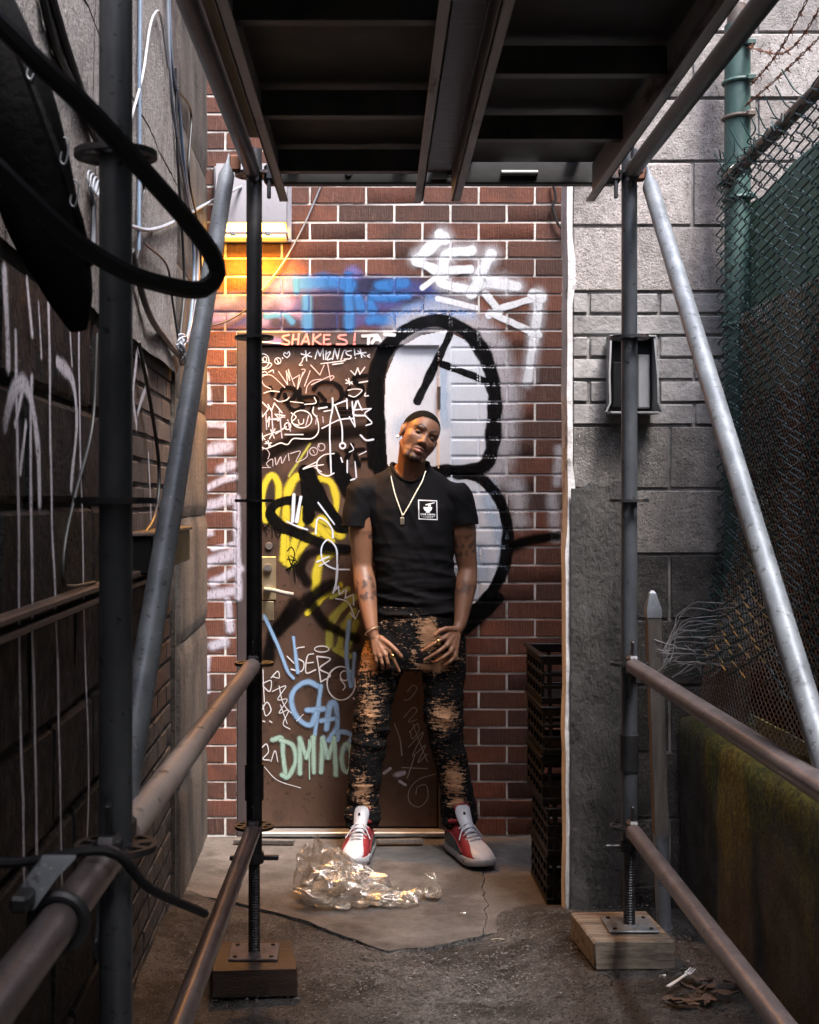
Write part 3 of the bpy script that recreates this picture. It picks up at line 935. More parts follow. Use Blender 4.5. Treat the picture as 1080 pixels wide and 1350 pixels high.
# --- the big 8: mist, fill, outline
group('graffiti', PWH, brick_building, [(A4((600, 160), (670, 95), (760, 72), (850, 100), (925, 190), (958, 330), (952, 480), (925, 580)), 34), (A4((985, 610), (1000, 720)), 24), (A5((455, 690), (465, 830)), 16), (A5((480, 520), (470, 640)), 12)], 'white overspray halo around the large figure')
p = Paint(); p.fill(A4((590, 545), (577, 400), (585, 270), (618, 190), (690, 148), (770, 132), (850, 170), (900, 250), (908, 340), (908, 440), (897, 520), (870, 548), (780, 555), (700, 560)))
p.fill(A4((700, 575), (790, 580), (870, 600), (930, 670), (948, 760), (938, 850), (900, 930), (860, 975), (800, 990), (700, 990)))
p.build('graffiti', PFILL, brick_building, 'white fill of the large spray-painted figure eight')
group('graffiti', paint_mat('pale_blue_spray', (.42, .56, .74), .9, .5, .4), brick_building, [(A5((190, 880), (200, 960)), 22), (A5((220, 700), (270, 840), (270, 940)), 16), (A4((640, 440), (700, 430)), 30), (A4((760, 250), (765, 420)), 14), (A5((240, 640), (260, 700)), 12)], 'pale blue shading inside the figure eight')
group('graffiti', PK, brick_building, [(A4((568, 560), (560, 400), (560, 280), (585, 195), (640, 135), (710, 105), (770, 105), (850, 150), (902, 240), (920, 330), (917, 430), (912, 500), (890, 548), (850, 562), (780, 565), (700, 580)), 17.5),
      (A4((548, 540), (545, 400), (545, 290), (565, 210), (600, 165)), 17), (A4((800, 572), (880, 590), (935, 655), (960, 740), (957, 830), (932, 905), (885, 975), (840, 1010), (780, 1040)), 15.5), (A4((930, 960), (880, 1010), (830, 1050)), 16),
      (A4((782, 145), (745, 220), (682, 350)), 10), (A4((750, 233), (830, 262), (905, 293)), 8.5)], 'thick black outline of the large figure eight')
group('graffiti', PKS, brick_building, [(A5((322, 862), (390, 838), (470, 828)), 12), (A5((330, 850), (430, 832)), 10)], 'short black spray bar on the bricks')
# --- white arrow tag
group('graffiti', PWH, brick_building, [(A3((320, 110), (150, 250)), 24), (A3((500, 200), (340, 225), (320, 330), (310, 410), (480, 455)), 22), (A3((625, 225), (545, 370), (560, 410)), 26), (A3((560, 395), (790, 430)), 24), (A3((930, 480), (930, 560), (905, 750), (860, 1040)), 20)], 'white overspray mist around the arrow tag')
group('graffiti', PW, brick_building, [(A3((320, 110), (150, 250)), 17), (A3((290, 95), (330, 130)), 16, False), (A3((140, 265), (280, 330), (300, 350)), 15), (A3((290, 360), (180, 440)), 8.5),
      (A3((500, 200), (340, 225), (320, 330), (310, 410), (480, 455)), 16), (A3((330, 330), (490, 320)), 14), (A3((625, 225), (545, 370), (560, 410)), 19), (A3((560, 395), (790, 430)), 17), (A3((545, 400), (500, 480)), 17),
      (A3((590, 480), (680, 590)), 12), (A3((280, 510), (530, 570)), 9), (A3((610, 620), (690, 575), (890, 510)), 11), (A3((620, 600), (880, 720)), 11), (A3((930, 480), (930, 560), (905, 750), (860, 1040)), 14), (A3((900, 480), (950, 500)), 18, False), (A3((880, 740), (940, 745)), 9)],
      'white spray tag reading SEK with an arrow on bricks', .80)
# --- left brick strip
group('graffiti', PLV, brick_building, [(A7((25, 285), (85, 270)), 15), (A7((65, 335), (98, 322)), 12), (A7((22, 392), (60, 370), (105, 355)), 9), (A7((22, 440), (105, 415)), 13), (A7((18, 515), (40, 512)), 8), (A7((45, 556), (110, 540)), 8),
      (A7((22, 595), (100, 570)), 14), (A7((45, 650), (118, 612)), 12), (A7((25, 688), (110, 672)), 13), (A7((85, 700), (92, 780)), 11), (A7((45, 825), (75, 815)), 14), (A7((27, 860), (28, 950)), 9), (A7((20, 210), (70, 212)), 8), (A7((25, 70), (35, 150)), 7), (A7((110, 420), (112, 560), (116, 690)), 10)],
      'pale lavender spray tag down the narrow brick strip')
# --- header of the frame
PKFONT = [(A1((330, 118), (285, 130), (300, 150), (330, 165), (325, 185), (280, 180)), 3.2), (A1((362, 115), (352, 188)), 3.2), (A1((400, 112), (395, 188)), 3.2), (A1((355, 152), (398, 148)), 3), (A1((418, 188), (455, 112), (475, 188)), 3.2, False), (A1((425, 165), (470, 165)), 2.8),
      (A1((505, 115), (500, 188)), 3.2), (A1((555, 115), (505, 152), (560, 188)), 3.2, False), (A1((620, 118), (580, 118), (578, 188), (625, 182)), 3.2, False), (A1((580, 150), (615, 148)), 3), (A1((735, 118), (690, 122), (685, 140), (735, 158), (735, 182), (670, 184)), 3.4), (A1((800, 110), (795, 160)), 3.4), (A1((793, 183), (796, 184)), 3.6)]
group('graffiti', PPI, brick_building, PKFONT, 'pink letters reading SHAKES! on the door head')
group('graffiti', PW, brick_building, [(A1((855, 125), (960, 122)), 4), (A1((900, 125), (895, 180)), 4), (A1((920, 175), (960, 125), (980, 160)), 4, False), (A1((930, 158), (975, 152)), 3.4), (A1((1010, 115), (1080, 118)), 4), (A1((115, 165), (270, 178)), 2.2)], 'white letters TA on the door head')

# --- door, back to front
group('graffiti', PY, door, [(A2((85, 185), (72, 110), (85, 45), (110, 18), (132, 55), (130, 130), (112, 195)), 8.5), (A2((160, 340), (160, 200), (163, 100), (185, 40), (215, 22), (237, 60), (230, 150), (195, 260), (175, 350)), 10), (A2((262, 60), (292, 30), (330, 50), (347, 120), (330, 205)), 9),
      (A2((195, 335), (235, 262), (300, 228), (365, 240), (320, 195), (290, 180)), 10), (A2((268, 445), (285, 340), (330, 300)), 11), (A2((240, 530), (300, 470), (360, 425)), 8), (A2((155, 190), (150, 330)), 9), (A2((250, 180), (330, 260)), 10)], 'yellow spray lettering on the door')
group('graffiti', POL, door, [(A2((320, 650), (330, 560), (380, 500), (425, 465)), 10), (A2((360, 665), (370, 590), (412, 520)), 9), (A2((395, 690), (345, 665)), 9), (A1((330, 1120), (480, 890)), 3.5), (A2((330, 470), (390, 440)), 8), (A2((420, 560), (390, 660)), 9)], 'olive yellow spray rays low on the door')
group('graffiti', PKS, door, [(A4((195, 525), (290, 475), (400, 448), (545, 440)), 18.2), (A2((238, 412), (215, 372), (228, 322), (270, 300), (345, 300)), 13.0), (A2((335, 425), (240, 480), (160, 560), (115, 610), (92, 700)), 16.9), (A2((250, 490), (300, 560), (360, 600), (420, 625)), 13.0), (A2((190, 490), (130, 590)), 15.6)], 'soft black spray arcs on the door')
group('graffiti', PK, door, [(A2((250, 5), (242, 90), (242, 182)), 13.0), (A2((252, 10), (310, 130), (375, 215)), 13.7), (A2((300, 140), (200, 112), (130, 122), (103, 160), (140, 205), (230, 245), (330, 285), (385, 292)), 12.3), (A4((425, 530), (470, 625)), 20.8), (A4((332, 565), (350, 700)), 15.6), (A4((330, 565), (440, 740)), 14.3)], 'heavy black spray strokes across the yellow lettering')
group('graffiti', PKT, door, [(A1((250, 560), (285, 500), (350, 495), (380, 530), (345, 580), (300, 590)), 5.2), (A1((300, 540), (330, 620), (370, 650), (430, 630)), 5.2), (A1((405, 500), (415, 590), (520, 610), (520, 560), (420, 560)), 5.2), (A1((505, 500), (545, 460), (640, 455), (700, 500), (700, 570), (640, 615), (560, 610)), 5.5),
      (A1((545, 530), (590, 580)), 4.6), (A1((880, 405), (810, 410), (790, 440), (850, 480), (850, 530), (790, 565), (735, 540), (760, 490)), 5.2), (A1((195, 490), (215, 530)), 4.9), (A1((690, 640), (780, 640)), 4.1), (A1((690, 668), (780, 668)), 4.1), (A1((690, 700), (780, 700)), 3.8),
      (A1((780, 900), (740, 1000)), 6.4), (A1((740, 940), (860, 930)), 5.8), (A1((800, 970), (830, 1040)), 5.8), (A1((850, 1000), (910, 990), (935, 930)), 4.3), (A1((500, 600), (480, 660)), 2.9)], 'black marker tag reading REDS on the door')
group('graffiti', PKT, door, [(A2((165, 300), (180, 285), (192, 310), (180, 350), (170, 320)), 1.8), (A2((165, 330), (200, 340), (160, 370), (205, 350)), 1.8), (A2((170, 380), (185, 350), (195, 412)), 1.6), (A2((190, 340), (205, 390)), 1.6), (A2((175, 315), (195, 330)), 1.6), (A2((70, 190), (90, 240)), 1.8), (A2((75, 220), (105, 200), (110, 250)), 1.8),
      (A2((110, 190), (130, 250), (145, 215)), 1.8), (A2((120, 230), (155, 235)), 1.8), (A2((70, 205), (100, 225)), 1.6)], 'small black marker scrawls beside the lock')
w1 = [(A1(*circ(145, 300, 42, 50)), 1.6), (A1(*circ(128, 290, 12, 16)), 1.4), (A1(*circ(158, 288, 13, 17)), 1.4), (A1((118, 325), (150, 310), (205, 320), (185, 350), (140, 360), (115, 350)), 1.6), (A1((135, 385), (160, 375), (175, 395), (140, 400)), 1.6), (A1((185, 380), (215, 365), (220, 385)), 1.5),
      (A1(*circ(250, 300, 22)), 1.6), (A1((240, 285), (262, 318)), 1.3), (A1((250, 300), (252, 322)), 1.2), (A1((282, 278), (285, 282)), 2), (A1((316, 278), (292, 258), (300, 240), (315, 250), (328, 233), (335, 255), (316, 278)), 1.7),
      (A1((448, 228), (456, 300)), 1.9), (A1((415, 250), (490, 270)), 1.9), (A1((480, 240), (425, 285)), 1.9), (A1((430, 285), (420, 310), (402, 330), (425, 330)), 1.5),
      (A1((515, 285), (533, 222), (550, 265), (572, 212), (576, 290)), 2, False), (A1((590, 290), (595, 230)), 2), (A1((590, 255), (625, 235), (600, 290), (640, 280)), 1.9), (A1((640, 290), (655, 215), (675, 285), (690, 215)), 2, False), (A1((700, 290), (720, 230), (735, 225)), 2), (A1((775, 226), (738, 236), (745, 256), (772, 264), (765, 284), (722, 288)), 2), (A1((795, 215), (800, 260)), 2), (A1((803, 278), (804, 280)), 2.2),
      (A1((838, 215), (848, 275)), 2), (A1((810, 250), (880, 240)), 2), (A1((820, 228), (872, 268)), 2), (A1((905, 255), (888, 265), (905, 275)), 1.8), (A1((558, 320), (730, 298)), 1.9), (A1((640, 325), (715, 315)), 2)]
group('graffiti', PWT, door, w1, 'white marker tag reading MENS with stars and a small cartoon face')
w2 = [(A1((200, 500), (150, 470), (135, 420), (170, 400), (215, 410), (300, 490)), 1.5), (A1((255, 375), (320, 470), (310, 370), (335, 440), (325, 360), (370, 480)), 1.6, False), (A1((355, 430), (405, 400), (390, 500), (430, 380)), 1.6, False), (A1((420, 360), (445, 365), (410, 430)), 1.5), (A1((440, 480), (470, 400), (480, 370)), 1.6), (A1((485, 330), (550, 400), (580, 330)), 1.7, False), (A1((490, 470), (620, 410), (650, 415), (625, 440)), 1.6), (A1((605, 320), (625, 430)), 1.5), (A1((450, 530), (460, 480), (500, 440), (560, 430)), 1.4)]
group('graffiti', paint_mat('pink_white_marker', (.62, .52, .56), .4, .9, .1), door, w2, 'faded pinkish marker scrawl on the door')
w3 = [(A1((735, 460), (780, 450)), 1.8), (A1((755, 425), (762, 470)), 1.8), (A1((735, 435), (782, 465)), 1.8), (A1((770, 370), (800, 400), (820, 350), (835, 395), (870, 345)), 1.9, False), (A1((830, 455), (890, 445)), 1.9), (A1((750, 510), (800, 500), (850, 510), (800, 555), (755, 545)), 1.9), (A1((875, 530), (870, 550), (895, 548)), 1.8),
      (A1((135, 590), (185, 640), (140, 700), (130, 600)), 1.9, False), (A1((180, 610), (205, 660), (225, 600), (280, 670)), 1.9, False), (A1((180, 715), (270, 720), (230, 680), (300, 690)), 1.8, False), (A1((170, 740), (190, 700), (185, 770)), 1.7, False), (A1((285, 690), (250, 730)), 1.6),
      (A1(*circ(420, 715, 72, 62)), 2), (A1(*circ(320, 765, 22, 24)), 1.8), (A1((395, 720), (405, 750), (430, 745), (435, 715)), 1.7), (A1((345, 670), (380, 700), (350, 740), (400, 760)), 1.8), (A1((118, 845), (160, 835)), 1.8), (A1((138, 815), (142, 865)), 1.8), (A1((120, 820), (158, 860)), 1.7), (A1((165, 830), (260, 800)), 1.9), (A1((200, 790), (225, 850)), 1.9), (A1((230, 785), (190, 855)), 1.9), (A1((235, 820), (310, 770)), 1.9), (A1((160, 890), (205, 885)), 1.8), (A1((180, 868), (188, 912)), 1.8), (A1((165, 875), (200, 905)), 1.8),
      (A1((118, 900), (160, 925), (220, 905), (270, 885), (320, 895), (360, 855), (430, 855), (500, 850), (540, 800), (530, 710), (500, 670), (505, 630)), 2.1), (A1((150, 530), (200, 515), (260, 520)), 1.6), (A1((225, 570), (260, 590), (310, 580), (330, 560)), 1.7), (A1((300, 825), (430, 825)), 1.9), (A1((510, 560), (520, 600), (440, 610)), 1.6), (A1((340, 590), (430, 600)), 1.5)]
group('graffiti', PWT, door, w3, 'white marker signature with a looping speech-bubble line on the door')
w4 = [(A1((165, 670), (170, 790)), 3.2), (A1((205, 640), (215, 800)), 3.2), (A1((260, 660), (280, 850)), 3), (A1((180, 720), (300, 700)), 3), (A1((320, 720), (340, 800)), 3), (A1((450, 760), (470, 690)), 3), (A1((530, 690), (520, 750)), 3), (A1((570, 700), (575, 740)), 3)]
group('graffiti', PLV, door, w4, 'smeared lavender bars behind the white signature')
w5 = [(A1((640, 565), (640, 640), (620, 780), (630, 1100)), 2.8), (A1((660, 620), (705, 760), (710, 890)), 2.5), (A1((565, 780), (690, 720), (790, 710)), 2.4), (A1((640, 620), (745, 580)), 2.6), (A1((740, 570), (745, 640)), 2.4), (A1((780, 590), (785, 650), (800, 760)), 2.6), (A1((810, 590), (790, 680), (870, 690)), 3.2), (A1((820, 585), (850, 650)), 3.2), (A1((760, 700), (800, 770)), 2.4), (A1((790, 650), (915, 640)), 2.4),
      (A1((915, 640), (870, 680), (920, 740), (880, 760)), 2.4), (A1((840, 830), (880, 865), (930, 860)), 3.4), (A1(*circ(712, 905, 20)), 3.2), (A1((770, 890), (790, 930), (760, 950)), 2), (A1((745, 1010), (745, 1095)), 2.6), (A1((800, 1020), (810, 1130)), 2.6), (A1((770, 1150), (800, 1140)), 2.6), (A1((830, 970), (880, 945)), 2), (A1((700, 990), (710, 1020)), 2.6), (A1((540, 640), (600, 630)), 2.6), (A1((580, 660), (640, 650)), 2.2)]
group('graffiti', paint_mat('blue_white_drip', (.60, .66, .76), .4, .95, .15), door, w5, 'dripping blue-white strokes near the door centre')
w6 = [(A1((190, 1060), (170, 1030), (210, 1000), (215, 1050)), 1.5), (A1((230, 990), (240, 1040), (270, 985), (280, 1030), (310, 975)), 1.5), (A1((325, 960), (330, 1010)), 1.5), (A1((340, 960), (410, 945), (380, 1020), (450, 990), (465, 940)), 1.4), (A1(*circ(505, 945, 28, 28)), 1.6), (A1(*circ(560, 915, 26, 26)), 1.5), (A1((500, 935), (510, 955)), 1.6), (A1((540, 890), (545, 915)), 1.4), (A1((115, 950), (160, 925), (190, 960), (180, 1000)), 1.2), (A1((110, 1060), (200, 1060)), 1.2)]
group('graffiti', paint_mat('thin_lavender_marker', (.52, .46, .50), .4, .85, .1), door, w6, 'thin lavender marker writing with cherries on the door')
w7 = [(A1((650, 960), (580, 970), (530, 1020), (540, 1090), (600, 1120), (650, 1100)), 2.2), (A1((575, 1040), (500, 1050), (430, 1070), (525, 1020)), 2.2), (A1((515, 1060), (560, 1090)), 2)]
group('graffiti', PWT, door, w7, 'white euro-like curl above the yellow lettering')
w8 = [(A2((345, 440), (350, 330), (345, 285), (315, 258), (292, 290), (300, 340), (340, 365), (395, 368)), 3), (A2((275, 340), (320, 320)), 2.6), (A2((285, 355), (320, 335)), 2.4), (A2((335, 455), (350, 400), (352, 350)), 3), (A2((335, 455), (355, 430), (358, 460), (385, 440), (380, 475), (410, 460), (412, 500)), 2.4, False), (A2((345, 475), (390, 490), (418, 550)), 2.2), (A2((400, 530), (418, 552), (432, 520)), 2.2, False),
      (A2((270, 235), (278, 180), (305, 185), (330, 215), (335, 250)), 3.4), (A2((165, 190), (195, 205), (240, 220)), 3), (A2((190, 90), (185, 190)), 4), (A2((215, 100), (200, 190)), 4), (A2((280, 120), (340, 200)), 3)]
group('graffiti', paint_mat('ice_blue_spray', (.60, .68, .84), .45, .95, .15), door, w8, 'ice blue looping arrow over the yellow lettering')
w9 = [(A2((228, 655), (200, 662), (196, 692), (226, 712), (218, 745), (180, 738)), 2.2), (A2((165, 690), (190, 715)), 2), (A2((262, 680), (240, 690), (235, 750), (270, 740)), 2.3), (A2((240, 715), (262, 712)), 2), (A2((275, 690), (290, 785)), 2.3), (A2((278, 690), (325, 700), (285, 735), (325, 760), (290, 785)), 2.3), (A2(*circ(293, 663, 27, 11)), 2), (A2(*circ(365, 790, 52, 62, -60, 300)), 2.4), (A2(*circ(378, 762, 16, 18)), 2), (A2((362, 775), (380, 800), (372, 815)), 2), (A2((410, 845), (418, 850)), 2.2)]
group('graffiti', PWT, door, w9, 'white spray tag reading SEBO with a halo on the door')
w10 = [(A2((80, 540), (130, 650), (165, 740), (188, 770)), 4.5), (A2((188, 620), (205, 750)), 4.5), (A2((280, 800), (240, 785), (195, 810), (180, 860), (205, 920), (250, 945), (275, 900)), 7), (A2((290, 800), (268, 980)), 5.5), (A2((240, 890), (300, 885)), 8), (A2((310, 960), (325, 870), (345, 870), (350, 950), (320, 1000)), 7), (A2((290, 930), (345, 920)), 6), (A2((350, 1000), (360, 970), (405, 985), (370, 1040)), 6), (A2((395, 560), (385, 690), (400, 800)), 6), (A2((415, 680), (405, 800)), 5), (A2((300, 990), (310, 1060)), 5)]
group('graffiti', PSB, door, w10, 'sky blue spray letters on the lower door')
w11 = [(A2((110, 1000), (145, 995), (150, 1060), (160, 1140)), 6), (A2((140, 1000), (185, 1020), (195, 1080), (170, 1135), (145, 1130)), 6), (A2((212, 1125), (212, 995), (236, 1065), (262, 990), (264, 1120)), 6, False), (A2((245, 1000), (248, 1145)), 3), (A2((290, 1120), (296, 995), (316, 1065), (340, 992), (346, 1130)), 6, False), (A2(*circ(386, 1068, 18, 52)), 6)]
group('graffiti', PMI, door, w11, 'mint green spray letters DMMO low on the door')
w12 = [(A2((75, 740), (80, 860)), 1.6), (A2((75, 790), (105, 780), (100, 820), (75, 800)), 1.6), (A2((105, 770), (130, 745), (135, 770), (110, 765)), 1.5), (A2((70, 890), (90, 860), (105, 890), (85, 910), (75, 870)), 1.7), (A2((75, 930), (82, 932)), 1.8), (A2((100, 930), (108, 935)), 1.8), (A2((110, 820), (160, 800), (130, 850), (165, 850), (135, 900), (170, 890), (150, 940), (175, 960)), 1.6), (A2((135, 800), (145, 850), (160, 880), (180, 900)), 1.5), (A2((70, 1030), (88, 1015), (95, 1045), (75, 1070), (100, 1075)), 1.8), (A2((105, 1080), (120, 1040), (130, 1080)), 1.6), (A2((80, 1100), (130, 1150), (215, 1178)), 1.1), (A2((200, 930), (225, 905)), 1.3), (A2((140, 870), (165, 940)), 1.4)]
group('graffiti', PWT, door, w12, 'thin white marker scrawl by the door edge')
w13 = [(A6((345, 470), (370, 440), (390, 455), (360, 500), (330, 510)), 1.5), (A6((330, 590), (370, 545), (390, 560), (350, 610), (390, 600)), 1.6), (A6((355, 660), (390, 620), (400, 650), (370, 690), (360, 660)), 1.6), (A6((350, 730), (420, 660), (370, 770), (430, 720), (395, 800), (440, 760)), 1.6), (A6((320, 825), (440, 830)), 1.7), (A6((380, 770), (345, 875)), 1.8), (A6((285, 620), (310, 690), (320, 768)), 2.2), (A6((478, 855), (400, 880), (355, 930), (355, 985), (400, 1010), (440, 970), (435, 910), (395, 915), (385, 950)), 1.3), (A6((370, 620), (440, 800)), 1.4)]
group('graffiti', paint_mat('grey_white_chalk', (.48, .47, .48), .5, .75, .2), door, w13, 'faint grey chalk tag low on the door')
group('graffiti', PLV, door, [(A6((235, 850), (265, 830)), 5), (A6((290, 860), (330, 850)), 7), (A6((310, 890), (335, 905)), 5)], 'small lavender smudges low on the door')

# --- white stripes down the black blocks on the left
def left_stripes():
    m1 = paint_mat('white_drip_paint', (.55, .53, .60), .7, .95, .9)
    P = Paint('left')
    yy = lambda px: 1080 / (450 - px)
    zz = lambda px, py: CAMZ + (660 - py) * yy(px) / 1800
    for pts, w in [(((14, 440), (17, 640), (20, 900), (26, 1160)), .030), (((36, 500), (34, 640), (38, 860), (44, 1180)), .034), (((28, 560), (20, 620)), .03), (((58, 400), (62, 640), (70, 880), (76, 1190)), .030), (((99, 440), (102, 640), (108, 880), (112, 1060), (100, 1200)), .028),
                   (((0, 360), (4, 480)), .05), (((14, 560), (28, 505), (42, 560)), .03), (((30, 370), (36, 440)), .03), (((82, 360), (90, 480)), .02), (((45, 400), (48, 470)), .02), (((176, 470), (172, 520), (176, 560)), .05), (((192, 600), (196, 690)), .04), (((178, 460), (190, 500), (178, 545)), .04), (((0, 560), (10, 520), (24, 505), (36, 530), (44, 590), (46, 660)), .05), (((70, 480), (90, 500), (96, 560), (88, 640)), .045)]:
        P.stroke([(yy(x), zz(x, y)) for x, y in pts], w)
    P.build('graffiti', m1, left_building, 'white vertical drips down the black painted blocks')
left_stripes()
# ------------------------------------------------------------------ scaffold
TR = .0242
FY, BY, NY = 4.19, 1.974, -.242        # rear, middle and near posts
def lx(y): return -.267 - (FY - y) * .0266
def rx_(y): return .884 - (FY - y) * .0266
ZR = [CAMZ + k for k in (-1.0, -.5, 0, .5, 1.0)]

def rosette_mesh():
    mb = MB(); n = 32; t = .0045
    def annulus(r0, r1):
        rings = []
        for (r, z) in ((r0, -t), (r1, -t), (r1, t), (r0, t)):
            rings.append([Vector((r * math.cos(2 * math.pi * i / n), r * math.sin(2 * math.pi * i / n), z)) for i in range(n)])
        mb.loft(rings, False, True)
    annulus(.0235, .034); annulus(.052, .060)
    for k in range(8):
        a = k * math.pi / 4 + .2
        mb.box((.043 * math.cos(a), .043 * math.sin(a), 0), (.022, .012 if k % 2 else .020, t * 1.96), 0, Matrix.Rotation(a, 3, 'Z'))
    return mb
ROS = {}
def rosette(parent, x, y, z, mat='darksteel'):
    if mat not in ROS: ROS[mat] = rosette_mesh().mesh('rosette', Vector((0, 0, 0)), M[mat], True, 40)
    return place('rosette', ROS[mat], (x, y, z), parent, (0, 0, random.uniform(0, .5)))

def post(x, y, label, ztop, jack=None, mat='darksteel', zbot=None, sleeve=False):
    zg = gz(x, y) if jack is None else jack['zb']
    th = thing('scaffold_post', label, 'scaffold post', (x, y, zg), 'upright scaffold posts')
    zb = zbot if zbot is not None else zg
    MB().tube((x, y, zb), (x, y, ztop), TR, n=24).build('tube', M[mat], th)
    for z in ZR:
        if zb + .02 < z < ztop: rosette(th, x, y, z, 'galv' if mat == 'galv' else 'darksteel')
    if jack:
        zp = jack['zb']
        mb = MB(); mb.box((x, y, zp + .004), (.15, .15, .007), .0015)
        mb.build('base_plate', M[jack.get('pm', 'galv')], th)
        mb = MB(); pts = []
        nturn = int((zb + .04 - zp - .008) / .008)
        rings = []
        for k in range(nturn * 2):
            rr = .0165 if k % 2 else .0190
            rings.append(mb.ring(Vector((x, y, zp + .008 + k * .004)), Vector((0, 0, 1)), Vector((0, 1, 0)), rr, 14))
        mb.loft(rings); mb.build('jack_screw', M['darksteel'], th, ang=20)
        mb = MB(); mb.tube((x, y, zb - .032), (x, y, zb - .001), .030, .030, 16)
        for s in (-1, 1): mb.box((x + s * .05, y + .003 * s, zb - .018), (.05, .018, .014), .003)
        mb.build('collar_nut', M['darksteel'], th)
        mb = MB(); zs = jack.get('sl', zb + .22)
        mb.tube((x, y, zs - .055), (x, y, zs + .055), .0290, .0290, 24); mb.build('sleeve', M['darksteel'], th)
        for (dx, dy_) in ((-.055, -.055), (.055, -.055), (-.055, .055), (.055, .055)):
            mb = MB().tube((x + dx, y + dy_, zp + .006), (x + dx, y + dy_, zp + .012), .007, .006, 8); mb.build('bolt', M['darksteel'], th)
    return th
post(lx(FY), FY, 'dark steel scaffold post standing right in front of the tagged door', 2.56, {'zb': .094, 'pm': 'rail', 'sl': .62}, zbot=.405)
post(rx_(FY), FY, 'steel scaffold post on a jack in front of the grey block wall', 2.56, {'zb': .178, 'sl': .71}, mat='bluesteel', zbot=.44)
post(lx(BY), BY, 'weathered scaffold post passing behind the black rubber cable loop', 2.75, mat='bluesteel')
post(rx_(BY), BY, 'scaffold post carrying the galvanised brace beside the mossy wall', 2.75)
post(lx(NY), NY, 'scaffold post by the dark wall holding the near rail end', 2.75)
post(rx_(NY), NY, 'scaffold post near the open end of the mossy wall', 2.75)

def wboard(x0, x1, y0, y1, z0, z1, mat, label, ang=0):
    c = ((x0 + x1) / 2, (y0 + y1) / 2, (z0 + z1) / 2)
    o = MB().box(c, (x1 - x0, y1 - y0, z1 - z0), .006, Matrix.Rotation(ang, 3, 'Z'), .003).build('sole_board', M[mat], None)
    return tag(o, label, 'board', 'boards under the scaffold posts')
wboard(lx(FY) - .135, lx(FY) + .125, FY - .13, FY + .13, .002, .093, 'wetboard', 'dark wet timber block under the scaffold post by the door', .12)
wboard(rx_(FY) - .145, rx_(FY) + .10, FY - .14, FY + .16, .09, .177, 'board', 'pale timber board under the scaffold post by the grey wall', .06)

def head(mb, p, d):
    """wedge head of a ledger gripping a rosette at p, tube leaving along d"""
    q = p + d * .055
    Mx = d.to_track_quat('X', 'Z').to_matrix()
    mb.box(q, (.05, .036, .062), .008, Mx)
def ledger(pa, pb, r, mat, label, name='ledger_tube', cat='scaffold tube'):
    pa, pb = Vector(pa), Vector(pb); d = (pb - pa).normalized()
    th = thing(name, label, cat, (pa + pb) / 2, 'horizontal scaffold tubes')
    MB().tube(pa + d * .07, pb - d * .07, r, n=24).build('tube', M[mat], th)
    for (p, dd) in ((pa, d), (pb, -d)):
        mb = MB(); head(mb, p, dd); mb.build('wedge_head', M['darksteel'], th)
        q = p + dd * .047
        MB().box(q + Vector((0, 0, .012)), (.007, .020, .125), .002, Matrix.Rotation(.12, 3, 'X')).build('wedge', M['darksteel'], th)
    return th
def L3(y, z): return (lx(y), y, z)
def R3(y, z): return (rx_(y), y, z)
ledger(L3(FY, ZR[1]), L3(BY, ZR[1]), .0242, 'palerail', 'pale worn guard rail sloping past the dark left wall to the door post')
ledger(L3(FY, ZR[0]), L3(BY, ZR[0]), .0242, 'rail', 'low orange-scuffed rail below the pale guard rail')
ledger(L3(BY, ZR[1]), L3(NY, ZR[1]), .0242, 'rail', 'scuffed rail held by a lever clamp near the dark wall')
ledger(R3(FY, ZR[1]), R3(BY, ZR[1]), .0242, 'rail', 'rusty upper rail above the mossy low wall')
ledger(R3(FY, ZR[0]), R3(BY, ZR[0]), .0242, 'rail', 'rusty lower rail in front of the mossy low wall')
ledger(L3(FY, ZR[4]), L3(BY, ZR[4]), .0242, 'darksteel', 'dark overhead tube along the left edge of the deck')
ledger(R3(FY, ZR[4]), R3(BY, ZR[4]), .0242, 'deckmetal', 'dark overhead tube along the fence side of the deck')
ledger(L3(BY, ZR[4]), L3(NY, ZR[4]), .0242, 'darksteel', 'overhead tube continuing above the black cable')
ledger(R3(BY, ZR[4]), R3(NY, ZR[4]), .0242, 'deckmetal', 'overhead tube continuing above the mossy wall')
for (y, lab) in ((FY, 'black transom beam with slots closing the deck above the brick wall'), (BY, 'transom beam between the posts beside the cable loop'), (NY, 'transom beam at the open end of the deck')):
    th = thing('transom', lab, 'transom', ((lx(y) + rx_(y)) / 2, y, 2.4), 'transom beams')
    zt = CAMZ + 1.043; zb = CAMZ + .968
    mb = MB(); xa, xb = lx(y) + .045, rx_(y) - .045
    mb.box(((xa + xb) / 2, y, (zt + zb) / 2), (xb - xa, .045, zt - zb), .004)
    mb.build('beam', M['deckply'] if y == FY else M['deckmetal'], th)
    if y == FY:
        p = at(460, 228, y - .024); MB().tube(p, p + Vector((0, -.004, 0)), .012, .010, 16).build('bolt', M['darksteel'], th)
        a = at(661, 228, y - .025); b = at(709, 228, y - .025)
        mb = MB(); mb.path([a, a.lerp(b, .5), b], .009, 12); mb.build('lock_slot', M['boxmetal'], th)
    for (xx, dd) in ((lx(y), 1), (rx_(y), -1)):
        mb = MB(); head(mb, Vector((xx, y, CAMZ + 1.0)), Vector((dd, 0, 0))); mb.box((xx + dd * .05, y - .004, CAMZ + 1.0), (.03, .075, .05), .006)
        mb.build('wedge_head', M['darksteel'], th)
        MB().box((xx + dd * .047, y - .03, CAMZ + .985), (.012, .012, .13), .003).build('wedge', M['darksteel'], th)

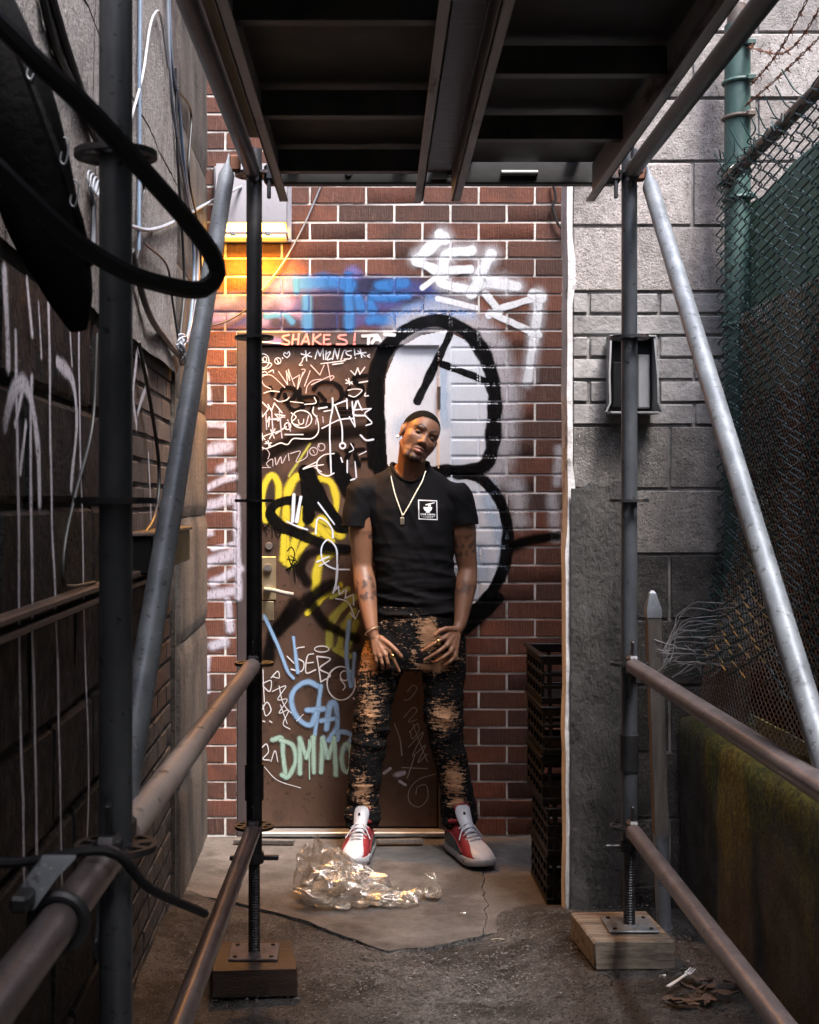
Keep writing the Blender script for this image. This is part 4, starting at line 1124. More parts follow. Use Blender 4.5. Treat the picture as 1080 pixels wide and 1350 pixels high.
def deck(x0, x1, y0, y1, cross, label):
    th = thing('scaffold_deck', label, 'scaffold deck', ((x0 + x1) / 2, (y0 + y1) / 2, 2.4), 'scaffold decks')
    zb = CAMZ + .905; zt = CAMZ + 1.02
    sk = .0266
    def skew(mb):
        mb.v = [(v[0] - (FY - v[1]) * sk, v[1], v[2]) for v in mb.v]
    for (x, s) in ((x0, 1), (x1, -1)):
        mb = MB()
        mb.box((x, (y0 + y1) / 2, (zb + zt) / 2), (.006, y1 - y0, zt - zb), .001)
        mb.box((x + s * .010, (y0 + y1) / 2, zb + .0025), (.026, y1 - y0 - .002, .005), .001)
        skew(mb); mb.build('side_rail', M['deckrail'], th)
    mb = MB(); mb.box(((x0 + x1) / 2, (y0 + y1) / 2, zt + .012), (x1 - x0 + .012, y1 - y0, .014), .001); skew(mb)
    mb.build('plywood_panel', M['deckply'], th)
    for yc in cross:
        mb = MB()
        mb.box(((x0 + x1) / 2, yc, CAMZ + .985), (x1 - x0 - .012, .004, .062), .001)
        mb.box(((x0 + x1) / 2, yc + .016, CAMZ + .955), (x1 - x0 - .012, .035, .004), .001)
        skew(mb); mb.build('cross_member', M['deckmetal'], th)
    for x in (x0 + .05, x1 - .05):
        for (ye, s) in ((y1, 1), (y0, -1)):
            mb = MB(); mb.box((x, ye + s * .022, CAMZ + 1.056), (.04, .052, .010), .002); mb.box((x, ye + s * .046, CAMZ + 1.035), (.04, .006, .045), .002)
            skew(mb); mb.build('hook', M['darksteel'], th)
deck(-.182, .246, BY + .05, FY - .055, (2.71, 3.38, 3.95), 'black plywood scaffold deck over the door seen from below')
deck(.338, .764, BY + .05, FY - .055, (2.5, 3.05, 3.6), 'black scaffold deck beside the fence-side tube seen from below')
deck(-.182, .246, NY + .05, BY - .055, (.4, 1.2), 'scaffold deck overhead next to the cable loop')
deck(.338, .764, NY + .05, BY - .055, (.4, 1.2), 'scaffold deck overhead next to the mossy wall')
mb = MB(); mb.box((.292, (FY + BY) / 2, CAMZ + 1.000), (.082, FY - BY - .12, .016), .002); mb.v = [(v[0] - (FY - v[1]) * .0266, v[1], v[2]) for v in mb.v]
tag(mb.build('infill_board', M['wetboard'], None), 'dark infill board closing the gap between the two decks', 'board')
mb = MB(); mb.box((-.253, 3.0, CAMZ + 1.052), (.062, 1.85, .018), .002); mb.v = [(v[0] - (FY - v[1]) * .0266, v[1], v[2]) for v in mb.v]
tag(mb.build('plywood_strip', M['plywood'], None), 'light plywood strip between overhead tube and deck', 'plywood')
mb = MB(); mb.box((-.222, 3.55, CAMZ + 1.075), (.010, 1.3, .10), .002); mb.v = [(v[0] - (FY - v[1]) * .0266 - .062, v[1], v[2]) for v in mb.v]
tag(mb.build('toe_plate', M['galv'], None), 'pale galvanised toe plate beside the plywood strip', 'toe plate')
N2, N3 = -2.458, -4.674  # further bays added behind the camera to darken the near area
for y, w_ in ((N2, 'third'), (N3, 'fourth')):
    post(lx(y), y, 'added unseen scaffold post of the %s frame along the dark wall' % w_, 2.75)
    post(rx_(y), y, 'added unseen scaffold post of the %s frame along the mossy wall' % w_, 2.75)
for ya, yb, w_ in ((N2, NY, 'third'), (N3, N2, 'fourth')):
    ledger(L3(yb, ZR[4]), L3(ya, ZR[4]), .0242, 'darksteel', 'added unseen overhead tube of the %s bay along the dark wall' % w_)
    ledger(R3(yb, ZR[4]), R3(ya, ZR[4]), .0242, 'deckmetal', 'added unseen overhead tube of the %s bay along the mossy wall' % w_)
    deck(-.182, .246, ya + .05, yb - .055, (), 'added unseen scaffold deck of the %s bay beside the dark wall' % w_)
    deck(.338, .764, ya + .05, yb - .055, (), 'added unseen scaffold deck of the %s bay beside the mossy wall' % w_)
# coupler glimpsed between the two decks
th = thing('coupler', 'silver coupler on the transom between the two decks', 'coupler', at(580, 228, FY - .04))
p = at(580, 227, FY - .045); MB().tube(p - Vector((.025, 0, 0)), p + Vector((.025, 0, 0)), .021, .021, 16).build('clamp_ring', M['galv'], th)
MB().box(p + Vector((.03, -.01, 0)), (.02, .04, .03), .004).build('bolt', M['darksteel'], th)

def brace(pa, pb, mat, label):
    pa, pb = Vector(pa), Vector(pb); d = (pb - pa).normalized()
    th = thing('diagonal_brace', label, 'scaffold brace', (pa + pb) / 2, 'diagonal braces')
    mb = MB(); up = Vector((1, 0, 0))
    rings = []
    for (s, a, b) in ((0, .024, .005), (.05, .024, .007), (.11, .0242, .0242)):
        rings.append(mb.ring(pa + d * s, d, up, a, 24, b))
    Lg = (pb - pa).length
    for (s, a, b) in ((Lg - .11, .0242, .0242), (Lg - .05, .024, .007), (Lg, .024, .005)): rings.append(mb.ring(pa + d * s, d, up, a, 24, b))
    mb.loft(rings); mb.build('tube', M[mat], th, ang=50)
    for p, q in ((pa, d), (pb, -d)):
        mb = MB(); mb.box(p + q * .02 + Vector((.02 if p.x < 0 else -.02, 0, 0)), (.034, .03, .05), .006); mb.build('wedge_head', M['rust'], th)
brace(at(302, 212, FY - .02), (lx(BY) - .03, BY + .02, CAMZ - .66), 'galv', 'bright galvanised brace leaning beside the cable bundle and brick strip')
brace(at(851, 224, FY - .02), (rx_(BY) + .03, BY + .02, CAMZ - .87), 'galv', 'bright galvanised brace leaning in front of the chain-link fence')

# clamp with lever on the near rail
c = Vector((lx(1.62), 1.62, ZR[1]))
th = thing('lever_clamp', 'dark lever clamp on the scuffed near rail', 'clamp', c)
MB().path([c + Vector((.031 * math.cos(a), 0, .031 * math.sin(a))) for a in np.linspace(0, 2 * math.pi, 20)[:-1]], .008, 8, True).build('clamp_ring', M['darksteel'], th)
MB().box(c + Vector((-.035, -.02, .035)), (.022, .07, .02), .004).build('clamp_body', M['darksteel'], th)
mb = MB(); mb.loft([[c + Vector((x, y, z)) for (x, y, z) in q] for q in (((-.055, -.02, .02), (-.025, -.02, .02), (-.025, .0, .022), (-.055, 0, .022)), ((-.035, -.01, .055), (0, -.01, .055), (0, 0, .058), (-.035, 0, .058)), ((-.02, 0, .075), (.02, 0, .075), (.02, .006, .078), (-.02, .006, .078)))])
mb.build('lever', M['galv'], th)
mb = MB(); mb.path(catmull([(-.62, 1.86, CAMZ - .46), (-.45, 1.80, CAMZ - .478), (lx(1.8) + .02, 1.80, CAMZ - .462), (-.26, 1.85, CAMZ - .525), (-.205, 2.05, CAMZ - .62)], .02), .0068, 8)
tag(mb.build('strap', M['rubber'], None), 'black strap laid across the rail by the dark wall', 'strap')

# ------------------------------------------------------------------ cables on the left
def cable(pts, r, mat, label, name='cable', cat='cable', group=None, step=.02):
    mb = MB(); mb.path(catmull(pts, step), r, 8)
    return tag(mb.build(name, M[mat], None), label, cat, group)
c = [(-70, -35, 1.50), (0, 32, 1.55), (60, 92, 1.60), (120, 148, 1.66), (190, 226, 1.74), (242, 285, 1.82), (276, 330, 1.88), (287, 360, 1.90), (268, 381, 1.89), (228, 378, 1.86), (165, 358, 1.80), (100, 318, 1.72), (40, 265, 1.63), (-15, 212, 1.55), (-80, 150, 1.45)]
cable([at(*q) for q in c], .0128, 'rubber', 'thick black rubber cable looping across the scaffold post', 'rubber_cable')
W = -.578
def wl(px, py, x=W):
    Y = 1800 * -x / (450 - px); return Vector((x, Y, CAMZ + (660 - py) * Y / 1800))
cable([wl(185, -20), wl(184, 100), wl(184, 200), wl(183, 330)], .0055, 'wireblue', 'straight blue-grey cable down the cement panel')
cable([wl(172, 160), wl(188, 100), wl(197, 40), wl(204, 18), wl(212, 22), wl(222, 90)], .004, 'wirewhite', 'white cable bent over in a hook on the cement')
cable([wl(222, -20), wl(226, 80), wl(236, 140), wl(243, 220), wl(252, 290), wl(256, 360), wl(250, 430), wl(240, 462)], .006, 'wireblue', 'blue cable hanging in the bundle beside the pilaster')
cable([wl(220, -20), wl(224, 90), wl(232, 170), wl(247, 260), wl(260, 330), wl(258, 400), wl(246, 452)], .0055, 'wiregrey', 'grey cable hanging in the bundle beside the pilaster')
cable([wl(232, 90), wl(234, 200), wl(240, 300), wl(243, 380), wl(238, 440)], .005, 'wireblack', 'black cable hanging in the bundle beside the pilaster')
cable([wl(236, 120), wl(252, 150), wl(249, 230), wl(262, 300), wl(266, 370)], .0045, 'wireblack', 'thin black wire sagging beside the pilaster')
cable([wl(170, 298), wl(200, 303), wl(235, 290), wl(270, 270), at(300, 255, 5.7), at(318, 246, 5.88)], .0065, 'wiregrey', 'grey conduit curving from the cement wall to the lamp')
cable([wl(183, 218), wl(190, 250), wl(184, 280), wl(183, 330), wl(176, 350)], .004, 'wireblack', 'wavy black wire below the blue cable')
cable([wl(173, 330), wl(195, 410), wl(220, 450), wl(236, 468)], .010, 'wireblack', 'stiff black hose running down to the cable knot')
cable([wl(190, 320), wl(220, 350), wl(228, 400), wl(236, 455)], .004, 'wireblack', 'slack black wire above the cable knot')
mb = MB()
for k in range(5):
    cc = wl(240, 452 + k * 4, W + .01); mb.path([cc + Vector((.012 * math.sin(a * 2), (.035 + .008 * k) * math.cos(a + k), .030 * math.sin(a + k * .7))) for a in np.linspace(0, 2 * math.pi, 22)[:-1]], .0042, 6, True)
tag(mb.build('cable_knot', M['wiregrey'], None), 'coiled knot of cable ends beside the bright brace', 'cable')
cable([wl(128, 440, -.585), wl(122, 560, -.585), wl(100, 650, -.585), wl(86, 715, -.585), wl(84, 765, -.585), wl(95, 773, -.585), wl(125, 768, -.585)], .004, 'wireblack', 'thin black wire hanging down the black blocks')
cable([wl(183, 450, -.588), wl(200, 540, -.588), wl(210, 620, -.588), wl(204, 680, -.588), wl(182, 715, -.588)], .006, 'wireblack', 'black cable bowed across the brown bricks')
cable([wl(55, -10), wl(72, 60), wl(95, 110), wl(125, 180)], .009, 'wireblack', 'black cable kinked over the pebbly cement')
cable([wl(66, -10), wl(90, 70), wl(128, 185)], .010, 'wireblack', 'second black cable over the pebbly cement')
mb = MB()
for k in range(6):
    cc = wl(119, 238 + k * 3, W); mb.path([cc + Vector((.006 * k, .03 * math.cos(a), .022 * math.sin(a + .3 * k))) for a in np.linspace(0, 2 * math.pi, 18)[:-1]], .0018, 5, True)
mb.path([wl(119, 245), wl(124, 270), wl(123, 320)], .005, 6)
tag(mb.build('wire_coil', M['wiregrey'], None), 'small coil of thin wire on the cement beside the scaffold post', 'wire')
# batten along the wall
th = thing('wall_batten', 'long dark timber batten fixed along the black blocks', 'batten', (-.58, 3.1, 1.2))
for k in range(2):
    MB().box((LX + .018, 3.06, CAMZ - .205 - k * .030), (.034 - .008 * k, 2.1, .014), .003).build('lath', M['wetboard'], th)
# dark shelf box
th = thing('wall_box', 'dark metal box on the wall behind the bright brace', 'box', (-.56, 4.35, 1.24))
MB().box((LX + .03, 4.33, CAMZ - .155), (.075, .95, .11), .006).build('case', M['blackplastic'], th)
MB().box((LX + .033, 4.33, CAMZ - .096), (.085, .97, .012), .003).build('lid', M['wetboard'], th)
# pale pipe against the wall foot
tag(MB().tube((-.40, 2.06, 0), (-.375, 2.12, .62), .016, n=14).build('pale_pipe', M['galv'], None), 'short pale pipe standing behind the cable-side post', 'pipe')

# black tarpaulin roll hung from hooks
def tarp():
    th = thing('hanging_tarpaulin', 'black rolled tarpaulin hanging from hooks on the dark wall', 'tarpaulin', at(50, 430, 2.15))
    mb = MB(); rings = []
    ax = [(-40, 20, 62), (-10, 80, 62), (15, 150, 60), (40, 230, 58), (62, 300, 54), (84, 360, 44), (98, 410, 30), (104, 436, 12)]
    pts = catmull([at(x, y, 2.12 + .0004 * y) for x, y, _ in ax], .03)
    m_ = len(pts)
    rads = np.interp(np.linspace(0, 1, m_), np.linspace(0, 1, len(ax)), [q[2] / 840. for q in ax])
    for i, p in enumerate(pts):
        t = (pts[min(i + 1, m_ - 1)] - pts[max(i - 1, 0)]).normalized()
        rr = mb.ring(p, t, Vector((0, 1, 0)), rads[i], 28, rads[i] * .75)
        rings.append([p + (q - p) * (1 + .10 * noise.noise(Vector((q.x * 14, q.y * 14, q.z * 5)))) for q in rr])
    mb.loft(rings); body = mb.build('roll', M['tarp'], th, ang=70)
    mb = MB(); mb.path([at(22, 60, 2.07), at(52, 140, 2.07), at(80, 215, 2.08), at(104, 290, 2.10), at(118, 350, 2.14)], .007, 8); mb.build('hem', M['tarp'], th)
    for (x, y) in ((40, 88), (84, 200), (97, 256)):
        c0 = at(x, y, 2.06)
        mb = MB(); mb.path(catmull([c0 + Vector((0, 0, .022)), c0 + Vector((.007, 0, .016)), c0 + Vector((.006, 0, -.006)), c0 + Vector((.001, 0, -.019)), c0 + Vector((-.005, 0, -.013)), c0 + Vector((-.003, 0, 0))], .005), .0014, 6)
        mb.build('hook', M['galv'], th)
tarp()

# ------------------------------------------------------------------ lamp above the door
def lamp():
    a, b = dq(284, 222), dq(383, 316)
    x0, x1, z1, z0 = a.x, b.x, a.z, b.z
    th = thing('wall_lamp', 'grey wall lamp glowing amber above the door', 'lamp', ((x0 + x1) / 2, WY, z0))
    zl = dq(0, 302).z
    mb = MB()
    prof = [(WY - .002, z1), (WY - .09, z1), (WY - .15, zl + .012), (WY - .15, zl), (WY - .002, zl)]
    mb.loft([[Vector((x, y, z)) for (y, z) in prof] for x in (x0 + .012, x1 - .012)]); mb.build('housing', M['lampbody'], th, ang=20)
    mb = MB(); mb.box(((x0 + x1) / 2, WY - .010, (z1 + z0) / 2 - .005), (x1 - x0 + .012, .018, z1 - z0 + .02), .004); mb.build('back_plate', M['lampbody'], th)
    mb = MB(); mb.box(((x0 + x1) / 2, WY - .083, (zl + z0) / 2 + .002), (x1 - x0 - .034, .125, zl - z0 - .006), .008); mb.build('lens', M['amber'], th)
    mb = MB()
    for (cy, dy_) in ((WY - .152, .008), (WY - .016, .008)): mb.box(((x0 + x1) / 2, cy, z0), (x1 - x0 - .012, dy_, .011), .002)
    for cx in (x0 + .012, x1 - .012): mb.box((cx, WY - .084, z0), (.008, .126, .0105), .002)
    for cx in (x0 + .09, x1 - .09): mb.box((cx, WY - .16, z0 - .004), (.024, .012, .018), .003)
    mb.build('lens_frame', M['lampbody'], th)
    ld = bpy.data.lights.new('lamp_light', 'AREA'); ld.shape = 'RECTANGLE'; ld.size = x1 - x0 - .04; ld.size_y = .11
    ld.energy = LAMP_W; ld.color = (1, .40, .035)
    lo = bpy.data.objects.new('lamp_light', ld); COL.objects.link(lo); lo.parent = th
    lo.location = Vector(((x0 + x1) / 2, WY - .10, z0 - .012)) - wloc(th); lo.rotation_euler = (R(-6), 0, 0); ld.spread = R(125)
LAMP_W = 5.8
lamp()
cable([dq(426, 240, 5.985), dq(400, 300, 5.985), dq(372, 350, 5.985), dq(344, 386, 5.985)], .0038, 'wiregrey', 'thin wire slanting down the bricks past the lamp')
cable([dq(342, 387, 5.985), dq(330, 405, 5.985), dq(300, 424, 5.985), dq(272, 432, 5.985)], .0036, 'wireblack', 'thin black wire curving over the bricks under the lamp')
cable([dq(727, 240, 5.98), dq(732, 262, 5.98), dq(728, 275, 5.98), dq(736, 298, 5.98), dq(748, 306, 5.98)], .006, 'wireblack', 'short black cable on the bricks next to the grey wall')

# ------------------------------------------------------------------ things by the grey wall
def meter_box():
    Y = GY - .008
    a, b = at(799, 447, Y), at(860, 545, Y)
    th = thing('metal_box', 'open grimy grey metal box on the grey wall behind the scaffold post', 'box', ((a.x + b.x) / 2, Y, b.z))
    cx, cz, w, h = (a.x + b.x) / 2, (a.z + b.z) / 2, b.x - a.x, a.z - b.z
    MB().box((cx, Y - .004, cz), (w, .006, h), .001).build('back_plate', M['blackplastic'], th)
    for s in (-1, 1):
        mb = MB(); xx = cx + s * (w / 2 - .002)
        mb.loft([[Vector((xx - .003, Y - .008, z)), Vector((xx + .003, Y - .008, z)), Vector((xx + .003 + s * f, Y - d, z)), Vector((xx - .003 + s * f, Y - d, z))] for (z, d, f) in ((a.z, .06, -.004), (cz, .075, .004), (b.z + .03, .085, .004), (b.z, .085, .018))])
        mb.build('side_flange', M['boxmetal'], th, ang=20)
    MB().box((cx, Y - .05, b.z - .003), (w + .006, .09, .007), .001).build('bottom_tray', M['boxmetal'], th)
    MB().box((cx, Y - .035, a.z + .003), (w, .06, .006), .001).build('top_plate', M['boxmetal'], th)
    MB().box((cx + w * .28, Y - .02, cz - .02), (w * .26, .02, h * .72), .004).build('inner_panel', M['boxmetal'], th)
    MB().box((cx - w * .28, Y - .018, cz - .03), (w * .22, .018, h * .6), .004).build('inner_panel', M['blackplastic'], th)
meter_box()

def stake():
    Yt, Yb = 4.40, 4.42
    top, bot = at(860, 782, Yt), at(876, 1236, Yb)
    th = thing('fence_stake', 'weathered grey fence stake with metal cap leaning on the grey wall', 'stake', (bot.x, Yb, gz(bot.x, Yb)))
    d = (top - bot)
    mb = MB(); w = .022
    def sq(p, w): return [p + Vector((x * w, y * w, 0)) for x, y in ((-1, -1), (1, -1), (1, 1), (-1, 1))]
    mb.loft([sq(bot.lerp(top, t), w + .001 * math.sin(t * 40)) for t in np.linspace(.3, .93, 14)]); mb.build('shaft', M['oldwood'], th, ang=30)
    mb = MB(); mb.loft([sq(bot.lerp(top, .93), .0235), sq(bot.lerp(top, .955), .0235), sq(bot.lerp(top, 1.0), .011), sq(bot.lerp(top, 1.008), .004)]); mb.build('cap', M['galv'], th, ang=20)
    mb = MB(); mb.tube(bot.lerp(top, .01), bot.lerp(top, .30), .0245, .0245, 18)
    mb.tube(bot.lerp(top, .0), bot.lerp(top, .03), .028, .028, 18)
    q = Vector((bot.x + .001, Yb, gz(bot.x, Yb) - .02)); mb.tube(bot, q, .025, .004, 18); mb.build('spike_socket', M['galv'], th)
    mb = MB(); mb.box(bot.lerp(top, .24) + Vector((.006, .03, .12)), (.03, .02, .05), .003); mb.build('peg', M['oldwood'], th)
stake()

def crate(z, x, y, i):
    th = thing('plastic_crate', ['black plastic crate at the bottom of the stack', 'black plastic crate second from the ground in the stack', 'black plastic crate in the middle of the stack', 'black plastic crate second from the top of the stack', 'black plastic crate on top of the stack'][i], 'crate', (x, y, z), 'stack of black crates behind the grey wall')
    h, w, d, t = .178, .30, .42, .012
    for s in (-1, 1):
        mb = MB()
        for (zz, hh) in ((.012, .024), (.062, .014), (.106, .014), (.160, .034)): mb.box((x + s * (w / 2 - t / 2), y, z + zz), (t, d, hh), .002)
        for k in range(6): mb.box((x + s * (w / 2 - t / 2), y - d / 2 + .02 + k * (d - .04) / 5, z + h / 2), (t * .8, .014, h - .01), .001)
        mb.build('side_panel', M['blackplastic'], th)
        mb = MB()
        for (zz, hh) in ((.012, .024), (.062, .014), (.106, .014), (.160, .034)): mb.box((x, y + s * (d / 2 - t / 2), z + zz), (w - 2 * t - .002, t, hh), .002)
        for k in range(5): mb.box((x - w / 2 + .03 + k * (w - .06) / 4, y + s * (d / 2 - t / 2), z + h / 2), (.014, t * .8, h - .01), .001)
        mb.build('end_panel', M['blackplastic'], th)
    MB().box((x, y, z + .004), (w - .03, d - .03, .008), .001).build('base', M['blackplastic'], th)
    mb = MB()
    for s in (-1, 1):
        mb.box((x + s * (w / 2 + .003), y, z + h - .006), (.012, d + .018, .010), .003)
        mb.box((x, y + s * (d / 2 + .003), z + h - .006), (w + .004, .011, .010), .003)
    mb.build('rim', M['blackplastic'], th)
for i in range(5): crate(.012 + gz(.9, 5.3) + i * .183, .897 + .006 * math.sin(i * 2.1) - .006 * i, 5.16 + .012 * math.cos(i * 3), i)

# ------------------------------------------------------------------ chain-link fence and what hangs on it
def fence():
    PXX, PYY = 1.335, 4.60
    zt = CAMZ + 1.07
    th = thing('chain_link_fence', 'green chain-link fence with torn lower edge and rusty top rail', 'fence', (1.30, 3.6, RZ))
    r0 = .043
    mb = MB(); mb.tube((PXX, PYY, RZ - .02), (PXX, PYY, CAMZ + 1.60), r0, n=24); mb.build('corner_post', M['green'], th)
    for py in (62, 108, 155, 262, 428):
        z = CAMZ + (660 - py) * PYY / 1800
        mb = MB(); mb.path([Vector((PXX + (r0 + .003) * math.cos(a), PYY + (r0 + .003) * math.sin(a), z + .004 * math.cos(a))) for a in np.linspace(0, 2 * math.pi, 24)[:-1]], .0075, 8, True)
        mb.box((PXX + .03, PYY - r0 - .008, z), (.03, .022, .02), .004)
        mb.build('clamp_band', M['green'] if py != 155 else M['rustrail'], th)
    MB().tube((PXX, PYY, CAMZ + 1.60), (PXX, PYY, CAMZ + 1.67), .036, .03, 20).build('post_cap', M['rustrail'], th)
    ra, rb = Vector((1.29, PYY - .02, zt)), Vector((1.29, 1.6, zt + .14))
    MB().tube(ra, rb, .021, n=16).build('top_rail', M['rustrail'], th)
    A = .024
    mb = MB()
    nw = int((PYY - .05 - 2.3) / (2 * A))
    for k in range(nw):
        y0 = PYY - .05 - k * 2 * A
        ztop = zt + (PYY - y0) * .0467 + random.choice((.0, .02, .05))
        bottom = .93 + .10 * noise.noise(Vector((k * .3, 0, 0))) if y0 > 3.75 else .86 + .02 * random.random()
        pts = []; j = int(round((ztop) / .026)); z = ztop
        while z > bottom:
            s = 1 if (j + k) % 2 else -1
            x = 1.268 - .006 * s + .012 * noise.noise(Vector((7, y0 * 3, z * 3)))
            y = y0 + s * A
            t = max(0, 1.42 - z)                     # torn lower part sags towards the alley
            f = ss(3.6, 4.5, y0)
            curl = t * t * f
            x -= curl * .62; zz = z + curl * .18 + .02 * t * noise.noise(Vector((k * .5, z * 9, 1)))
            y += .10 * curl * math.sin(k * 1.7)
            pts.append(Vector((x, y, zz))); z -= .026; j -= 1
        if ztop > zt + (PYY - y0) * .0467 + .03:
            pts.insert(0, pts[0] + Vector((-.02 * random.random(), .03 * random.uniform(-1, 1), .035)))
        if len(pts) > 2: mb.path(catmull(pts, .017), .0026, 5)
    o = mb.build('wire_mesh', M['greenwire'], th); o['kind'] = 'stuff'
    # torn horizontal strands dragged to the stake
    mb = MB()
    for k in range(15):
        t = k / 14
        a = at(1010 - 40 * t + random.uniform(-30, 40), 790 + 90 * t, 4.25 + random.uniform(-.06, .06)); b = at(905 - 25 * t, 800 + 80 * t + random.uniform(-8, 8), 4.42); c_ = at(868 + random.uniform(-6, 14), 868 + 14 * t, 4.40)
        mid = a.lerp(b, .5) + Vector((0, 0, -.012 + .02 * random.random()))
        P_ = catmull([a, mid, b, c_], .03)
        P_ = [p + noise.noise_vector(p * 22 + Vector((k, 0, 0))) * .010 for p in P_]
        mb.path(P_, .0019, 5)
    for k in range(26):
        p = at(random.uniform(875, 1000), random.uniform(845, 885), 4.38 + random.uniform(-.04, .04))
        d = Vector((random.uniform(-1, 1), random.uniform(-.6, .6), random.uniform(-.7, .7))) * .035
        mb.path([p - d, p + noise.noise_vector(p * 30) * .012, p + d], .0018, 5)
    o = mb.build('torn_wire', M['boxmetal'], th); o['kind'] = 'stuff'
    # twisted ends bunched along the rail near the post
    mb = MB()
    for k in range(46):
        t = random.random() ** 1.6 * .9
        p = ra.lerp(rb, t * .28)
        pts = [p + Vector((random.uniform(-.035, .03), random.uniform(-.04, .04), random.uniform(-.03, .035))) for _ in range(4)]
        mb.path(catmull(pts, .02), .0022, 5)
    for k in range(8):
        p = ra.lerp(rb, .03 + k * .035); e = p + Vector((-.05 - .03 * random.random(), random.uniform(-.02, .02), .06 + .04 * random.random()))
        mb.path(catmull([p, p.lerp(e, .5) + Vector((0, 0, -.02)), e], .012), .0022, 5)
    o = mb.build('twisted_ends', M['greenwire'], th); o['kind'] = 'stuff'
    # barbed wire
    for k, (p0, p1, p2) in enumerate((((985, 62, 4.56), (1040, 66, 4.2), (1100, -20, 3.8)), ((990, 112, 4.55), (1030, 62, 4.2), (1095, -60, 3.8)), ((982, 140, 4.55), (1030, 98, 4.25), (1110, 20, 3.8)))):
        pts = catmull([at(*p0), at(*p1), at(*p2)], .012)
        mb = MB()
        for ph in (0, math.pi): mb.path([p + Vector((.003 * math.cos(i * .9 + ph), 0, .003 * math.sin(i * .9 + ph))) for i, p in enumerate(pts)], .0018, 5)
        for i in range(3, len(pts) - 2, 7):
            for q in range(4):
                a = q * 1.6 + i; d = Vector((.5, math.cos(a), math.sin(a))) * .016
                mb.path([pts[i] - d * .3, pts[i] + d], .0016, 4)
        tag(mb.build('barbed_wire', M['rust'], None), ['rusty barbed wire from the top clamp of the green post', 'rusty barbed wire rising from the middle clamp of the green post', 'rusty barbed wire from the lower clamp of the green post'][k], 'barbed wire', 'barbed wire strands')
fence()
def panel_yz(name, mat, x, poly, th_, label, cat):
    mb = MB(); n = len(poly)
    mb.loft([[Vector((x, y, z)) for y, z in poly], [Vector((x + th_, y, z)) for y, z in poly]])
    return tag(mb.build(name, mat, None, smooth=False), label, cat)
zf = CAMZ
panel_yz('green_hoarding', M['screen'], 1.385, [(4.66, zf + .35), (4.66, zf + 1.01), (4.45, zf + 1.0), (4.2, zf + 1.035), (3.95, zf + 1.045), (1.6, zf + 1.17), (1.6, zf + .35)], .012, 'faded green sheet hung behind the chain-link mesh', 'sheet')
panel_yz('red_panel', M['redpanel'], 1.374, [(4.02, zf + .36), (3.84, zf + .72), (3.5, zf + .95), (3.1, zf + .95), (3.1, zf + .36)], .006, 'faded red panel on the green sheet behind the fence', 'panel')
panel_yz('dark_backing_sheet', M['tarp'], 1.41, [(4.70, RZ + .006), (4.70, zf + .40), (1.6, zf + .40), (1.6, RZ + .006)], .006, 'black sheet added behind the expanded metal to darken the view through it', 'sheet')  # added as a dark backing for what shows through the mesh
def expanded(name, y0, y1, z0, z1, fx, pitch, label):
    mb = MB(); wd = .0016
    p = pitch
    def seg(a, b):
        d = (b[1] - a[1], b[2] - a[2]); l = math.hypot(*d) or 1
        nx, nz = -d[1] / l * wd, d[0] / l * wd
        i = len(mb.v)
        mb.v += [(a[0], a[1] + nx, a[2] + nz), (a[0], a[1] - nx, a[2] - nz), (b[0], b[1] - nx, b[2] - nz), (b[0], b[1] + nx, b[2] + nz)]
        mb.f.append((i, i + 1, i + 2, i + 3))
    ny, nz = int((y1 - y0) / p), int((z1 - z0) / p)
    for i in range(ny):
        for j in range(nz):
            y, z = y0 + i * p, z0 + j * p
            if (i + j) % 2: a, b = (y, z), (y + p, z + p)
            else: a, b = (y, z + p), (y + p, z)
            seg((fx(*a), *a), (fx(*b), *b))
    o = mb.build(name, M['meshbrown'], None, smooth=False, fixn=False)
    o.modifiers.new('thickness', 'SOLIDIFY').thickness = .002
    return tag(o, label, 'mesh sheet')
expanded('expanded_metal_sheet', 2.4, 4.60, RZ + .02, CAMZ + .62, lambda y, z: 1.33 + .015 * noise.noise(Vector((0, y * 3, z * 3))) - .12 * ss(1.5, RZ, z) * ss(3.5, 4.4, y), .0125, 'brown expanded metal sheet behind the torn chain-link fence')

